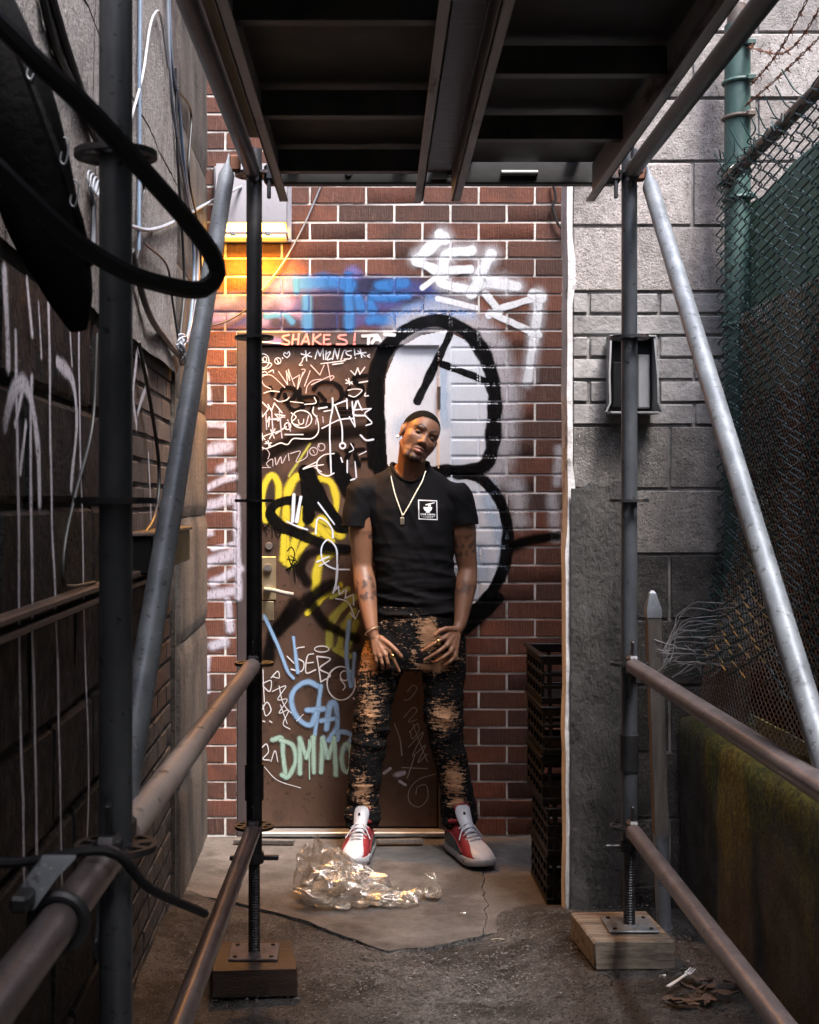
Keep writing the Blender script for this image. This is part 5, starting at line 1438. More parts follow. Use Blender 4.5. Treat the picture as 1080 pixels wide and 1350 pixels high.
# ------------------------------------------------------------------ litter
def bag():
    mb = MB()
    def lobe(c, r, seed, n, m_, rotz=0.):
        rng = random.Random(seed); c = Vector(c); rows = []
        for j in range(m_ + 1):
            th = math.pi * (.02 + .96 * j / m_)
            row = []
            for i in range(n):
                ph = 2 * math.pi * (i + .5 * (j % 2)) / n + rng.uniform(-.25, .25)
                t2 = th + rng.uniform(-.22, .22)
                k = rng.uniform(.60, 1.08) if rng.random() < .8 else rng.uniform(.35, .6)
                p = Vector((r[0] * math.sin(t2) * math.cos(ph), r[1] * math.sin(t2) * math.sin(ph), r[2] * math.cos(t2))) * k
                p = Matrix.Rotation(rotz, 3, 'Z') @ p + c
                p.z = max(.017 + .006 * rng.random(), p.z)
                row.append(len(mb.v)); mb.v.append(tuple(p))
            rows.append(row)
        for j in range(m_):
            for i in range(n):
                a_, b_, c_, d_ = rows[j][i], rows[j][(i + 1) % n], rows[j + 1][(i + 1) % n], rows[j + 1][i]
                if j % 2: mb.f += [(a_, b_, d_), (b_, c_, d_)]
                else: mb.f += [(a_, b_, c_), (a_, c_, d_)]
    lobe(at(452, 1172, 4.98), (.205, .13, .105), 3, 26, 13, .15)
    lobe(at(415, 1150, 5.05), (.085, .075, .135), 8, 17, 11)
    lobe(at(440, 1150, 5.08), (.12, .06, .10), 12, 17, 10, -.4)
    lobe(at(518, 1188, 4.97), (.12, .07, .05), 5, 19, 8)
    lobe(at(548, 1180, 5.02), (.05, .03, .03), 15, 9, 5)
    lobe(at(570, 1172, 5.04), (.052, .045, .072), 6, 11, 7)
    o = mb.build('plastic_bag', M['film'], None, smooth=True, ang=180)
    cr = o.data.attributes.new('crease_edge', 'FLOAT', 'EDGE')
    rg_ = np.random.default_rng(4); cr.data.foreach_set('value', (rg_.random(len(o.data.edges)) ** 2 * .7).astype(np.float32))
    sb = o.modifiers.new('soft_creases', 'SUBSURF'); sb.levels = 2; sb.render_levels = 2
    tag(o, 'crumpled clear plastic bag lying on the slab by the sneakers', 'bag')
bag()
mb = MB(); p = gpx(527, 1119); mb.box((p.x, 5.83, .029), (.20, .035, .016), .003, Matrix.Rotation(.03, 3, 'Z'), .002)
tag(mb.build('timber_offcut', M['oldwood'], None), 'grey timber strip on the slab below the door sill', 'timber')
mb = MB(); mb.box((-.33, 5.84, .028), (.26, .03, .014), .003, Matrix.Rotation(-.05, 3, 'Z'), .002)
tag(mb.build('timber_offcut', M['oldwood'], None), 'dark timber strip on the slab by the door hinge-side post', 'timber')

def leaves():
    spots = []
    for i in range(10):
        px, py = random.gauss(928, 26), random.gauss(1326, 13)
        Y = 1.40 * 1800 / (py - 660); x = (px - 450) * Y / 1800
        mb = MB(); a = random.uniform(0, 6.28); L = random.uniform(.035, .06); Wd = L * .36
        z0 = gz(x, Y) + .010 + i * .0015
        n = 9; v0 = []
        for k in range(n):
            t = k / (n - 1); w = Wd * math.sin(math.pi * min(.98, t * .96 + .02)) ** .8 * (1 + .45 * math.sin(k * 2.3 + i))
            for s in (-1, 0, 1):
                u = (t - .5) * 2 * L
                z = z0 + .006 * abs(s) * (1 + .8 * math.sin(i + t * 3)) + .006 * (t - .5) ** 2 * 4 * (i % 3) + .010 * noise.noise(Vector((t * 4 + i, s * 1.3, i)))
                xx = u * math.cos(a) - s * w * math.sin(a); yy = u * math.sin(a) + s * w * math.cos(a)
                mb.v.append((x + xx, Y + yy, z))
        for k in range(n - 1):
            for s in range(2):
                q = k * 3 + s; mb.f.append((q, q + 1, q + 4, q + 3))
        o = mb.build('dry_leaf', M['leaf'], None, ang=80, fixn=False)
        tag(o, 'curled dry brown leaf in the drift beside the mossy wall', 'leaf', 'drift of dry leaves')
leaves()
def fork():
    a, b = at(881, 1312, 3.86), at(914, 1291, 3.98)
    a.z = b.z = gz(.95, 3.9) + .018
    mb = MB(); d = (b - a).normalized(); s = Vector((-d.y, d.x, 0))
    mb.loft([[p + s * w + Vector((0, 0, h)), p - s * w + Vector((0, 0, h)), p - s * w + Vector((0, 0, h + .003)), p + s * w + Vector((0, 0, h + .003))] for (p, w, h) in ((a, .006, 0), (a.lerp(b, .4), .004, .002), (a.lerp(b, .7), .004, .004), (a.lerp(b, .8), .011, .006))])
    for k in (-1, 0, 1): mb.tube(a.lerp(b, .79) + s * (k * .008) + Vector((0, 0, .0075)), b + s * (k * .0075) + Vector((0, 0, .012)), .0022, .0012, 6)
    tag(mb.build('plastic_fork', M['whiteplastic'], None), 'white plastic fork on the gritty ground near the leaves', 'fork')
fork()
def gravel():
    mb = MB()
    for i in range(2600):
        px, py = random.uniform(240, 1000), random.triangular(1215, 1352, 1290)
        Y = CAMZ * 1800 / (py - 660); x = (px - 450) * Y / 1800
        if -.58 > x or x > 1.1: continue
        if py < 1262 and 400 < px < 660: 
            if random.random() < .8: continue
        r = random.uniform(.0015, .0045) * (1.7 if random.random() < .05 else 1)
        c = Vector((x, Y, gz(x, Y) + .009)); q = [Vector((random.uniform(-1, 1), random.uniform(-1, 1), random.uniform(-.5, .7))) for _ in range(6)]
        v = [c + Vector((sx * r * random.uniform(.7, 1.3), sy * r * random.uniform(.7, 1.3), sz * r * random.uniform(.4, .9))) for sx, sy, sz in ((1, 0, 0), (-1, 0, 0), (0, 1, 0), (0, -1, 0), (0, 0, 1), (0, 0, -1))]
        mb.add(v, [(0, 2, 4), (2, 1, 4), (1, 3, 4), (3, 0, 4), (2, 0, 5), (1, 2, 5), (3, 1, 5), (0, 3, 5)])
    tag(mb.build('gravel', M['stone'], None, smooth=False, base=(0, 4, 0)), 'loose fine gravel scattered over the alley floor', 'gravel', kind='stuff')
gravel()

def small_litter():
    p = at(655, 1243, 4.56); mb = MB(); z = .016
    mb.path([Vector((p.x - .02, p.y, z)), Vector((p.x, p.y + .004, z + .002)), Vector((p.x + .025, p.y + .002, z))], .003, 6)
    tag(mb.build('wood_chip', M['board'], None), 'pale wood splinter at the slab edge', 'splinter')
    for (px, py, lab) in ((873, 1292, 'cigarette end by the pale sole board'), (610, 1205, 'cigarette end on the slab near the crack')):
        Y = (CAMZ - (.09 if px > 800 else .01)) * 1800 / (py - 660); x = (px - 450) * Y / 1800; z = gz(x, Y) + .012
        th = thing('cigarette_end', lab, 'cigarette', (x, Y, z - .005), 'cigarette ends')
        d = Vector((.9, .4, 0)).normalized() * .012
        MB().tube(Vector((x, Y, z)) - d, Vector((x, Y, z)) + d * .2, .0038, .0038, 8).build('filter', M['board'], th)
        MB().tube(Vector((x, Y, z)) + d * .2, Vector((x, Y, z)) + d, .0037, .0034, 8).build('paper', M['whiteplastic'], th)
small_litter()
# ------------------------------------------------------------------ person
def remesh(mb, voxel, smooth_it, fac=.5):
    me = mb.mesh('tmp', Vector((0, 0, 0)), None, False)
    o = bpy.data.objects.new('tmp', me); COL.objects.link(o)
    m = o.modifiers.new('r', 'REMESH'); m.mode = 'VOXEL'; m.voxel_size = voxel; m.adaptivity = 0
    if smooth_it:
        s = o.modifiers.new('s', 'SMOOTH'); s.factor = fac; s.iterations = smooth_it
    dg = bpy.context.evaluated_depsgraph_get()
    out = bpy.data.meshes.new_from_object(o.evaluated_get(dg))
    bpy.data.objects.remove(o); bpy.data.meshes.remove(me)
    return out
def mverts(me):
    a = np.zeros(len(me.vertices) * 3, dtype=np.float64); me.vertices.foreach_get('co', a); return a.reshape(-1, 3)
def mnorm(me):
    a = np.zeros(len(me.vertices) * 3, dtype=np.float64); me.vertices.foreach_get('normal', a); return a.reshape(-1, 3)
def mset(me, a):
    me.vertices.foreach_set('co', np.asarray(a, dtype=np.float32).ravel()); me.update()
def cut(me, keep):
    bm = bmesh.new(); bm.from_mesh(me); bm.verts.ensure_lookup_table()
    dead = [v for v, k in zip(bm.verts, keep) if not k]
    bmesh.ops.delete(bm, geom=dead, context='VERTS')
    bm.to_mesh(me); bm.free(); me.update()
def nfield(P, s, seed=0.):
    return np.array([noise.noise(Vector((p[0] * s[0] + seed, p[1] * s[1], p[2] * s[2]))) for p in P])
def finish(me, name, mat, parent, thick=0):
    off = wloc(parent)
    a = mverts(me) - np.array(off); mset(me, a)
    me.name = name
    me.shade_smooth(); me.materials.clear(); me.materials.append(mat)
    o = bpy.data.objects.new(name, me); COL.objects.link(o); o.parent = parent
    if thick:
        m = o.modifiers.new('thickness', 'SOLIDIFY'); m.thickness = thick; m.offset = -1
    return o
def col_attr(me, name, arr):
    at_ = me.color_attributes.new(name, 'FLOAT_COLOR', 'POINT')
    full = np.ones((len(arr), 4), dtype=np.float32); full[:, :arr.shape[1]] = arr
    at_.data.foreach_set('color', full.ravel())

SKIN = np.array((.205, .098, .056))
def skin_mat():
    m, t, b = nt('skin')
    a = N(t, 'ShaderNodeVertexColor'); a.layer_name = 'tone'
    v = coords(t)
    c = mix(t, mrange(t, noise_node(t, v, 60, 5, .6), .3, .7, 0, .22), a.outputs[0], (.09, .04, .025))
    t.links.new(c, b.inputs['Base Color']); b.inputs['Roughness'].default_value = .45
    b.inputs['Specular IOR Level'].default_value = .35
    b.inputs['Subsurface Weight'].default_value = .08; b.inputs['Subsurface Radius'].default_value = (.012, .004, .002)
    bn = N(t, 'ShaderNodeBump'); bn.inputs['Distance'].default_value = .0004
    t.links.new(noise_node(t, v, 350, 3, .6), bn.inputs['Height']); t.links.new(bn.outputs[0], b.inputs['Normal'])
    return m
M['skin'] = skin_mat()
M['hair'] = pbr('black_cropped_hair', (.0022, .002, .0018), (.006, .005, .0042), 300, .9, bump=.0015, bscale=500, spec=.08)
M['shirt'] = pbr('black_cotton', (.0042, .004, .0048), (.0065, .006, .007), 30, .8, bump=.0005, bscale=600, spec=.1)
def jean_mat():
    m, t, b = nt('bleached_black_denim')
    a = N(t, 'ShaderNodeVertexColor'); a.layer_name = 'patch'
    sep = N(t, 'ShaderNodeSeparateColor'); t.links.new(a.outputs[0], sep.inputs[0])
    v = coords(t); vh = coords(t, (.32, .32, 2.0))
    n1 = noise_node(t, v, 75, 6, .8); n2 = noise_node(t, vh, 70, 5, .75)
    k = math_(t, 'ADD', sep.outputs[0], math_(t, 'MULTIPLY', math_(t, 'SUBTRACT', math_(t, 'ADD', n1, n2), 1.0), 2.6))
    f = mrange(t, k, .48, .58)
    tan = mix(t, mrange(t, n2, .35, .65), (.20, .095, .048), (.36, .215, .13))
    blk = mix(t, mrange(t, n1, .35, .7), (.003, .003, .0035), (.008, .0075, .008))
    t.links.new(mix(t, f, blk, tan), b.inputs['Base Color']); b.inputs['Roughness'].default_value = .85
    b.inputs['Specular IOR Level'].default_value = .1
    bn = N(t, 'ShaderNodeBump'); bn.inputs['Distance'].default_value = .004
    t.links.new(math_(t, 'ADD', n1, math_(t, 'MULTIPLY', f, .6)), bn.inputs['Height']); t.links.new(bn.outputs[0], b.inputs['Normal'])
    return m
M['jean'] = jean_mat()
M['red'] = pbr('red_suede', (.12, .003, .006), (.19, .006, .011), 40, .75, bump=.0006, bscale=300)
M['white'] = pbr('white_leather', (.36, .36, .39), (.27, .28, .32), 12, .45, bump=.0005, bscale=150)
M['sole'] = pbr('white_rubber_sole', (.34, .34, .36), (.22, .22, .23), 10, .5)
M['teal'] = pbr('dark_teal_panel', (.010, .028, .034), (.018, .045, .05), 14, .4)
M['gold'] = pbr('gold', (.80, .55, .20), None, rough=.25, metal=1)
M['silver'] = pbr('pale_gold_chain', (.78, .68, .52), None, rough=.3, metal=.9)
M['stud'] = pbr('white_stud', (.85, .85, .88), None, rough=.15)

person = thing('person', 'person in black t-shirt and bleached jeans leaning on the tagged door with head tilted', 'person', (.30, 5.70, .02))
P = at
def build_person():
    # ---- skeleton points
    shL, elL, wrL = P(477, 651, 5.80), P(478, 748, 5.79), P(490, 828, 5.67)
    shR, elR, wrR = P(604, 656, 5.80), P(617, 752, 5.80), P(607, 822, 5.69)
    nk0, nk1 = P(541, 642, 5.82), P(549, 606, 5.775)
    def sec(mb, rows, grow=0.):
        rings = []
        for (px, py, Y, rx, ry) in rows:
            c = P(px, py, Y)
            rings.append([c + Vector(((rx + grow) * math.copysign(abs(math.cos(a)) ** .86, math.cos(a)), (ry + grow) * math.copysign(abs(math.sin(a)) ** .9, math.sin(a)), 0)) for a in np.linspace(0, 2 * math.pi, 33)[:-1]])
        mb.loft(rings)
    torso = [(549, 840, 5.765, .160, .110), (549, 815, 5.775, .160, .104), (549, 780, 5.785, .153, .103), (546, 740, 5.795, .160, .113), (544, 700, 5.805, .172, .122), (542, 672, 5.81, .190, .118), (540, 656, 5.82, .196, .106), (539, 645, 5.825, .196, .098), (539, 636, 5.828, .180, .088), (539, 628, 5.83, .145, .080), (540, 620, 5.83, .095, .072), (541, 611, 5.83, .072, .066)]
    # ---- head
    Mh = (Matrix.Rotation(R(27), 3, 'Y') @ Matrix.Rotation(R(13), 3, 'Z') @ Matrix.Rotation(R(-9), 3, 'X'))
    HS = 1.02
    eye_c = P(561.5, 573.5, 5.69)
    H0 = eye_c - (Mh @ Vector((0, -.082, .006))) * HS
    hw = lambda p: H0 + (Mh @ Vector(p)) * HS
    Mhs = Mh
    b = MB()
    def E(c, r, rot=None):
        b.ell(hw(c), tuple(x * HS for x in r), Mhs @ rot if rot is not None else Mhs, 28, 18)
    E((0, .018, .036), (.0765, .096, .084))
    E((0, -.012, .03), (.0715, .078, .075))
    E((0, -.028, -.020), (.0695, .062, .080))
    E((0, -.030, -.064), (.057, .054, .050))
    E((0, -.066, -.098), (.026, .024, .019))
    for s in (-1, 1):
        E((s * .028, -.0815, .026), (.027, .0095, .009), Matrix.Rotation(s * .25, 3, 'Z'))
        E((s * .042, -.050, -.018), (.023, .026, .022))
        E((s * .0130, -.0900, -.0335), (.0090, .011, .0078))
        E((s * .0745, .012, -.004), (.008, .018, .031), Matrix.Rotation(s * .25, 3, 'Z'))
        E((s * .0785, .017, .010), (.006, .016, .018), Matrix.Rotation(s * .35, 3, 'Z'))
        b.cap(hw((s * .051, .0, -.048)), hw((s * .029, -.052, -.092)), .019 * HS, .019 * HS)
    b.cap(hw((0, -.083, .014)), hw((0, -.0955, -.024)), .0085 * HS, .0110 * HS)
    E((0, -.0985, -.0285), (.0125, .0105, .0098))
    b.cap(hw((-.021, -.079, -.0595)), hw((0, -.0885, -.0545)), .0050 * HS, .0075 * HS); b.cap(hw((.021, -.079, -.0595)), hw((0, -.0885, -.0545)), .0050 * HS, .0075 * HS)
    b.cap(hw((-.018, -.078, -.066)), hw((0, -.0885, -.0690)), .0055 * HS, .0095 * HS); b.cap(hw((.018, -.078, -.066)), hw((0, -.0885, -.0690)), .0055 * HS, .0095 * HS)
    # ---- neck, torso, arms, legs (one surface)
    b.cap(nk0 + Vector((0, .01, -.03)), hw((0, .012, -.055)), .062, .056)
    b.cap(nk0 + Vector((-.03, 0, -.01)), hw((-.03, .01, -.05)), .036, .032); b.cap(nk0 + Vector((.025, 0, -.01)), hw((.028, .01, -.05)), .036, .032)
    sec(b, torso, -.014)
    for sh in (shL, shR): b.cap(nk0 + Vector((0, 0, -.02)), sh + Vector((0, 0, .0)), .045, .050)
    def arm(sh, el, wr, side):
        b.cap(sh, sh.lerp(el, .5), .059, .058); b.cap(sh.lerp(el, .42), el, .058, .042)
        b.cap(el, el.lerp(wr, .28), .0425, .0485); b.cap(el.lerp(wr, .28), wr, .0485, .0270)
        b.ell(sh.lerp(el, .45) + Vector((0, -.012, 0)), (.050, .046, .085))
    arm(shL, elL, wrL, -1); arm(shR, elR, wrR, 1)
    def leg(hp, kn, an):
        b.cap(hp, kn, .070, .048); b.cap(kn, kn.lerp(an, .35), .046, .050); b.cap(kn.lerp(an, .35), an, .050, .034)
    hipL, knL, anL = P(517, 840, 5.77), P(491, 945, 5.72), P(478, 1078, 5.745)
    hipR, knR, anR = P(581, 840, 5.77), P(585, 945, 5.71), P(604, 1078, 5.735)
    leg(hipL, knL, anL); leg(hipR, knR, anR)
    # hands
    def hand(wr, kn, fing, thumb, r=.0088):
        for k in kn: b.cap(wr.lerp(k, .08), k, .0165, .0112)
        for i in range(3): b.cap(kn[i].lerp(wr, .25), kn[i + 1].lerp(wr, .25), .0125, .0125)
        for i, f in enumerate(fing):
            rr = r * (1, 1.04, 1, .88)[i]
            for j in range(len(f) - 1): b.cap(f[j], f[j + 1], rr * (1 - .07 * j), rr * (1 - .07 * (j + 1)), 10)
        for j in range(len(thumb) - 1): b.cap(thumb[j], thumb[j + 1], (.0150, .0115, .0105, .009)[j], (.0115, .0105, .009, .008)[j], 10)
    kL = [P(515, 859, 5.617), P(508.5, 864, 5.612), P(501.5, 865.5, 5.617), P(495, 862.5, 5.628)]
    fL = [[kL[0], P(519.5, 870, 5.61), P(523.5, 878.5, 5.612), P(526.5, 885, 5.618)],
          [kL[1], P(511.5, 874, 5.606), P(513, 880, 5.622), P(511, 880, 5.642)],
          [kL[2], P(504, 875, 5.610), P(505, 881, 5.628), P(503.5, 880, 5.647)],
          [kL[3], P(496.5, 871, 5.620), P(498, 877, 5.634), P(497.5, 877, 5.650)]]
    tL = [P(502, 842, 5.645), P(514, 850, 5.618), P(522.5, 858, 5.604), P(529, 865.5, 5.604)]
    hand(wrL + Vector((.008, -.01, -.03)), kL, fL, tL); b.cap(wrL, wrL + Vector((.010, -.012, -.035)), .0265, .022)
    kR = [P(584, 842, 5.612), P(588.5, 851.5, 5.607), P(594, 859.5, 5.612), P(600, 866, 5.622)]
    fR = [[kR[0], P(573, 848.5, 5.598), P(563.5, 854.5, 5.600), P(556.5, 858.5, 5.606)],
          [kR[1], P(577.5, 859.5, 5.595), P(567, 866, 5.598), P(560, 870, 5.606)],
          [kR[2], P(584, 867, 5.600), P(576, 872, 5.606), P(572, 873, 5.620)],
          [kR[3], P(592.5, 873, 5.610), P(587, 877, 5.618), P(584, 877.5, 5.630)]]
    tR = [P(600, 830, 5.655), P(588, 829, 5.625), P(579.5, 832, 5.612), P(574, 837.5, 5.606)]
    hand(wrR + Vector((-.012, -.015, -.02)), kR, fR, tR); b.cap(wrR, wrR + Vector((-.014, -.018, -.025)), .0265, .023)
    me = remesh(b, .0030, 5, .5)
    V = mverts(me)
    # head-local coordinates
    Mi = np.array(Mh.inverted())
    L = ((V - np.array(H0)) / HS) @ Mi.T
    x, y, z = L[:, 0], L[:, 1], L[:, 2]
    ax = np.abs(x)
    headm = (np.linalg.norm(L - np.array((0, 0, -.01)), axis=1) < .16)
    front = headm & (y < -.03)
    ed = np.zeros(len(me.edges) * 2, dtype=np.int64); me.edges.foreach_get('vertices', ed); ed = ed.reshape(-1, 2)
    nose = np.exp(-(ax / .022) ** 2 - ((z + .03) / .045) ** 2) * (y < -.07)
    wgt = (headm & (z > -.13)) * (1 - .85 * nose) * .5
    for _ in range(7):
        acc = np.zeros_like(V); cnt = np.zeros(len(V))
        for k_ in (0, 1):
            np.add.at(acc, ed[:, k_], V[ed[:, 1 - k_]]); np.add.at(cnt, ed[:, k_], 1)
        V = V + (acc / cnt[:, None] - V) * wgt[:, None]
    wgt = np.zeros(len(V))
    for e_ in (elL, elR): wgt = np.maximum(wgt, .6 * np.exp(-(np.linalg.norm(V - np.array(e_), axis=1) / .09) ** 2))
    sel = np.where(wgt > .02)[0]; me_ = np.zeros(len(V), bool); me_[sel] = True
    es = ed[me_[ed[:, 0]] | me_[ed[:, 1]]]
    for _ in range(60):
        acc = np.zeros_like(V); cnt = np.zeros(len(V))
        for k_ in (0, 1):
            np.add.at(acc, es[:, k_], V[es[:, 1 - k_]]); np.add.at(cnt, es[:, k_], 1)
        V[sel] = V[sel] + (acc[sel] / cnt[sel][:, None] - V[sel]) * wgt[sel][:, None]
    L = ((V - np.array(H0)) / HS) @ Mi.T
    x, y, z = L[:, 0], L[:, 1], L[:, 2]; ax = np.abs(x)
    D = np.zeros_like(L)
    # eye sockets, philtrum, mouth line, nostrils, chin cleft, cheek hollow
    g = lambda cx, cy, sx, sy: np.exp(-((ax - cx) / sx) ** 2 - ((z - cy) / sy) ** 2) * front
    D[:, 1] += .0125 * g(.031, .006, .016, .0095)
    D[:, 1] += .004 * g(.0, -.0465, .005, .006)
    D[:, 1] += .0055 * np.exp(-(x / .024) ** 2 - ((z + .0615 + 2.2 * x * x) / .0022) ** 2) * front
    D[:, 1] += .004 * g(.0, -.081, .02, .005)
    D[:, 1] += .0055 * g(.045, -.052, .014, .018)
    D[:, 1] += .004 * np.exp(-((ax - .008) / .004) ** 2 - ((z + .0385) / .003) ** 2) * front
    V2 = V + (D * HS) @ np.array(Mh).T
    mset(me, V2)
    # tones
    tone = np.tile(SKIN, (len(V), 1)) * (1 + .12 * nfield(V, (14, 14, 14)))[:, None]
    def blend(mask, c):
        nonlocal tone
        mask = np.clip(mask, 0, 1)[:, None]; tone = tone * (1 - mask) + np.array(c) * mask
    hm = headm
    up = np.exp(-(((ax) / .023) ** 4) - ((z + .0580) / .0052) ** 2) * front * (y < -.065)
    lo = np.exp(-(((ax) / .020) ** 4) - ((z + .0695) / .0062) ** 2) * front * (y < -.065)
    blend(up * .85, (.19, .085, .072)); blend(lo * 1.0, (.42, .185, .165))
    rag = nfield(V, (160, 160, 160), 3.) * .35
    # eyebrows, moustache, goatee, beard line
    zb = .0270 + .010 * np.clip((ax - .012) / .022, 0, 1) - .012 * np.clip((ax - .036) / .016, 0, 1)
    blend(1.25 * np.exp(-((z - zb) / .0052) ** 2) * ((ax > .009) & (ax < .054)) * front + rag * .3 * front * (np.abs(z - zb) < .006) * (ax > .01) * (ax < .054), (.010, .007, .006))
    mo = np.exp(-((z + .0455 + .30 * np.clip(ax - .012, 0, 1)) / .0036) ** 2) * (ax < .029) * (ax > .0015) * front
    blend(mo * .88 + rag * mo * .4, (.012, .008, .007))
    ve = np.exp(-((ax - .029) / .0045) ** 2) * (z < -.050) * (z > -.088) * front
    blend(ve * .65, (.014, .009, .008))
    go = 1 / (1 + np.exp((z + .0845) / .0022)) * (1 / (1 + np.exp((ax - .032) / .003))) * headm * (y < -.035) * (z > -.125)
    blend(go * (.97 + rag * .5), (.010, .007, .006))
    jl = np.exp(-((z + .094 - .55 * np.clip(ax - .025, 0, .1)) / .010) ** 2) * (ax > .03) * headm * (y < .01)
    blend(jl * .42, (.02, .012, .009))
    blend(.55 * g(.0, .03, .06, .02) * 0, (0, 0, 0))
    # knuckles and palms slightly different, tattoos on the arms
    for (c0, r0, k0) in ((elL.lerp(wrL, .40), .075, .8), (shL.lerp(elL, .62) + Vector((.03, -.03, 0)), .035, .85), (shR.lerp(elR, .66), .075, .75), (elR.lerp(wrR, .4), .06, .6)):
        d = np.linalg.norm(V - np.array(c0), axis=1)
        tt = nfield(V, (45, 45, 45), 9.)
        blend(np.clip((r0 - d) / .015, 0, 1) * np.clip(tt * 5 + .1, 0, 1) * k0, (.030, .023, .024))
    tips = [f[-1] for f in fL + fR] + [tL[-1], tR[-1]]
    for tp in tips:
        d = np.linalg.norm(V - np.array(tp), axis=1); blend(np.exp(-(d / .008) ** 2) * .55, (.33, .20, .16))
    col_attr(me, 'tone', tone)
    zt0 = np.interp(y, [-.11, -.075, -.060, -.052, -.040, -.012, .010, .030, .05, .12], [.082, .080, .074, .060, .043, .034, .036, .030, -.030, -.055])
    fw = np.interp(y, [-.08, -.05, -.03, .1], [.004, .010, .022, .03])
    blend(headm * np.clip(1 - (zt0 - z) / fw, 0, 1) * (z < zt0 + .003) * (ax < .079) * .72, (.012, .009, .008))
    me.color_attributes['tone'].data.foreach_set('color', np.concatenate([tone, np.ones((len(tone), 1))], 1).astype(np.float32).ravel())
    hair_src = me.copy()
    body = finish(me, 'body', M['skin'], person)
    # ---- hair shell
    zt = np.interp(y, [-.11, -.075, -.060, -.052, -.040, -.012, .010, .030, .05, .12], [.082, .080, .074, .060, .043, .034, .036, .030, -.030, -.055])
    hairm = headm & (z > zt + rag * .004) & (ax < .0775) & ~((y > -.012) & (y < .035) & (z < .034))
    keep = hairm
    Vh = mverts(hair_src); Nh = mnorm(hair_src)
    edge = np.clip((z - zt) / .03, .15, 1)
    Vh = Vh + Nh * (.0022 * edge)[:, None]
    mset(hair_src, Vh); cut(hair_src, keep)
    hair = finish(hair_src, 'hair', M['hair'], person)
    # ---- eyes and lids
    for s in (-1, 1):
        ec = Vector((s * .0312, -.0668, .0055))
        mb = MB(); mb.ell(hw(ec), .0122 * HS, Mh, 20, 14)
        eye = mb.build('eyeball', pbr('eye_white', (.30, .26, .24), None, rough=.2), person)
        look = (Vector((-.04, -1, -.03))).normalized()
        mb = MB(); c1 = hw(ec + look * .0088); mb.ell(c1, (.0062 * HS, .0046 * HS, .0062 * HS), Mh, 16, 10)
        mb.build('iris', pbr('dark_iris', (.010, .006, .005), None, rough=.1), eye)
        mb = MB()
        for (e0, e1, rad) in ((-1, 75, .0140), (-75, -20, .0138)):
            n1, n2 = 8, 18; b0 = len(mb.v)
            for i in range(n1 + 1):
                el = R(e0 + (e1 - e0) * i / n1)
                for j in range(n2 + 1):
                    az = R(-78 + 156 * j / n2)
                    k = 1 + .0 * az
                    droop = (e0 if e0 > 0 else e1)
                    el2 = el - (R(9) * (az / R(78)) ** 2 * (1 if e1 > 0 else -1)) * (1 - i / n1 if e1 > 0 else i / n1)
                    v = Vector((math.sin(az) * math.cos(el2), -math.cos(az) * math.cos(el2), math.sin(el2))) * rad
                    mb.v.append(tuple(hw(ec + v)))
            for i in range(n1):
                for j in range(n2):
                    q = b0 + i * (n2 + 1) + j; mb.f.append((q, q + 1, q + n2 + 2, q + n2 + 1))
        o = mb.build('eyelid', M['skin'], person, ang=80)
        nV = len(o.data.vertices); tn = np.tile(SKIN * .62, (nV, 1))
        rim = np.zeros(nV); rim[:19] = 1
        tn[:19] = (.012, .008, .007); tn[19:38] = SKIN * .45
        col_attr(o.data, 'tone', tn)
    mb = MB(); mb.ell(hw((-.0815, .008, -.034)), .0068, None, 12, 8); mb.build('earring', M['stud'], person)

    # ---- t-shirt
    b2 = MB(); sec(b2, torso, .004)
    for sh in (shL, shR): b2.cap(nk0 + Vector((0, .01, .0)), sh + Vector((0, 0, .0)), .056, .0645)
    seL, seR = P(469, 697, 5.79), P(612, 695, 5.79)
    b2.cap(shL, seL, .063, .0625); b2.tube(seL, seL + (seL - shL).normalized() * .012, .0625, .0625, 20)
    b2.cap(shR, seR, .063, .0615); b2.tube(seR, seR + (seR - shR).normalized() * .012, .0615, .0615, 20)
    me = remesh(b2, .0055, 9, .5)
    V = mverts(me); Nn = mnorm(me)
    zc = V[:, 2]
    xr = V[:, 0] - .30
    low = np.clip((1.36 - zc) / .3, 0, 1)
    f1 = nfield(V + np.stack([0 * xr, 0 * xr, .45 * np.abs(xr - .03) * np.sign(xr) * .4], 1), (3.5, 3.5, 17), 1.)
    f2 = nfield(V, (6, 6, 34), 5.)
    f3 = nfield(np.stack([V[:, 0] + .6 * V[:, 2], V[:, 1], V[:, 2] - .6 * V[:, 0]], 1), (16, 4, 5), 2.)
    ridge = lambda f: (1 - np.abs(f) * 2.2)
    disp = low * (.0150 * ridge(f1) + .0065 * ridge(f2)) + (1 - low) * (.0045 * ridge(f3)) + .002 * nfield(V, (25, 25, 25), 7.)
    tor = np.ones(len(V))
    V = V + Nn * (disp + .001)[:, None]
    mset(me, V)
    def beyond(V, a, bb): 
        d = np.array((bb - a).normalized()); return (V - np.array(bb)) @ d
    bm = bmesh.new(); bm.from_mesh(me)
    def slice_(co, no, test):
        fs = [f for f in bm.faces if test(f.calc_center_median())]
        geom = list({v for f in fs for v in f.verts}) + list({e for f in fs for e in f.edges}) + fs
        bmesh.ops.bisect_plane(bm, geom=geom, dist=1e-6, plane_co=co, plane_no=no, clear_outer=True)
    slice_(Vector((.3, 5.8, 1.006)), Vector((.03, -.02, -1)), lambda c: c.z < 1.08)
    dL, dR = (seL - shL).normalized(), (seR - shR).normalized()
    slice_(seL - dL * .006, (dL + Vector((.10, 0, 0))).normalized(), lambda c: (c - seL).length < .13 and c.x < seL.x + .042)
    slice_(seR - dR * .008, (dR + Vector((-.10, 0, 0))).normalized(), lambda c: (c - seR).length < .13 and c.x > seR.x - .042)
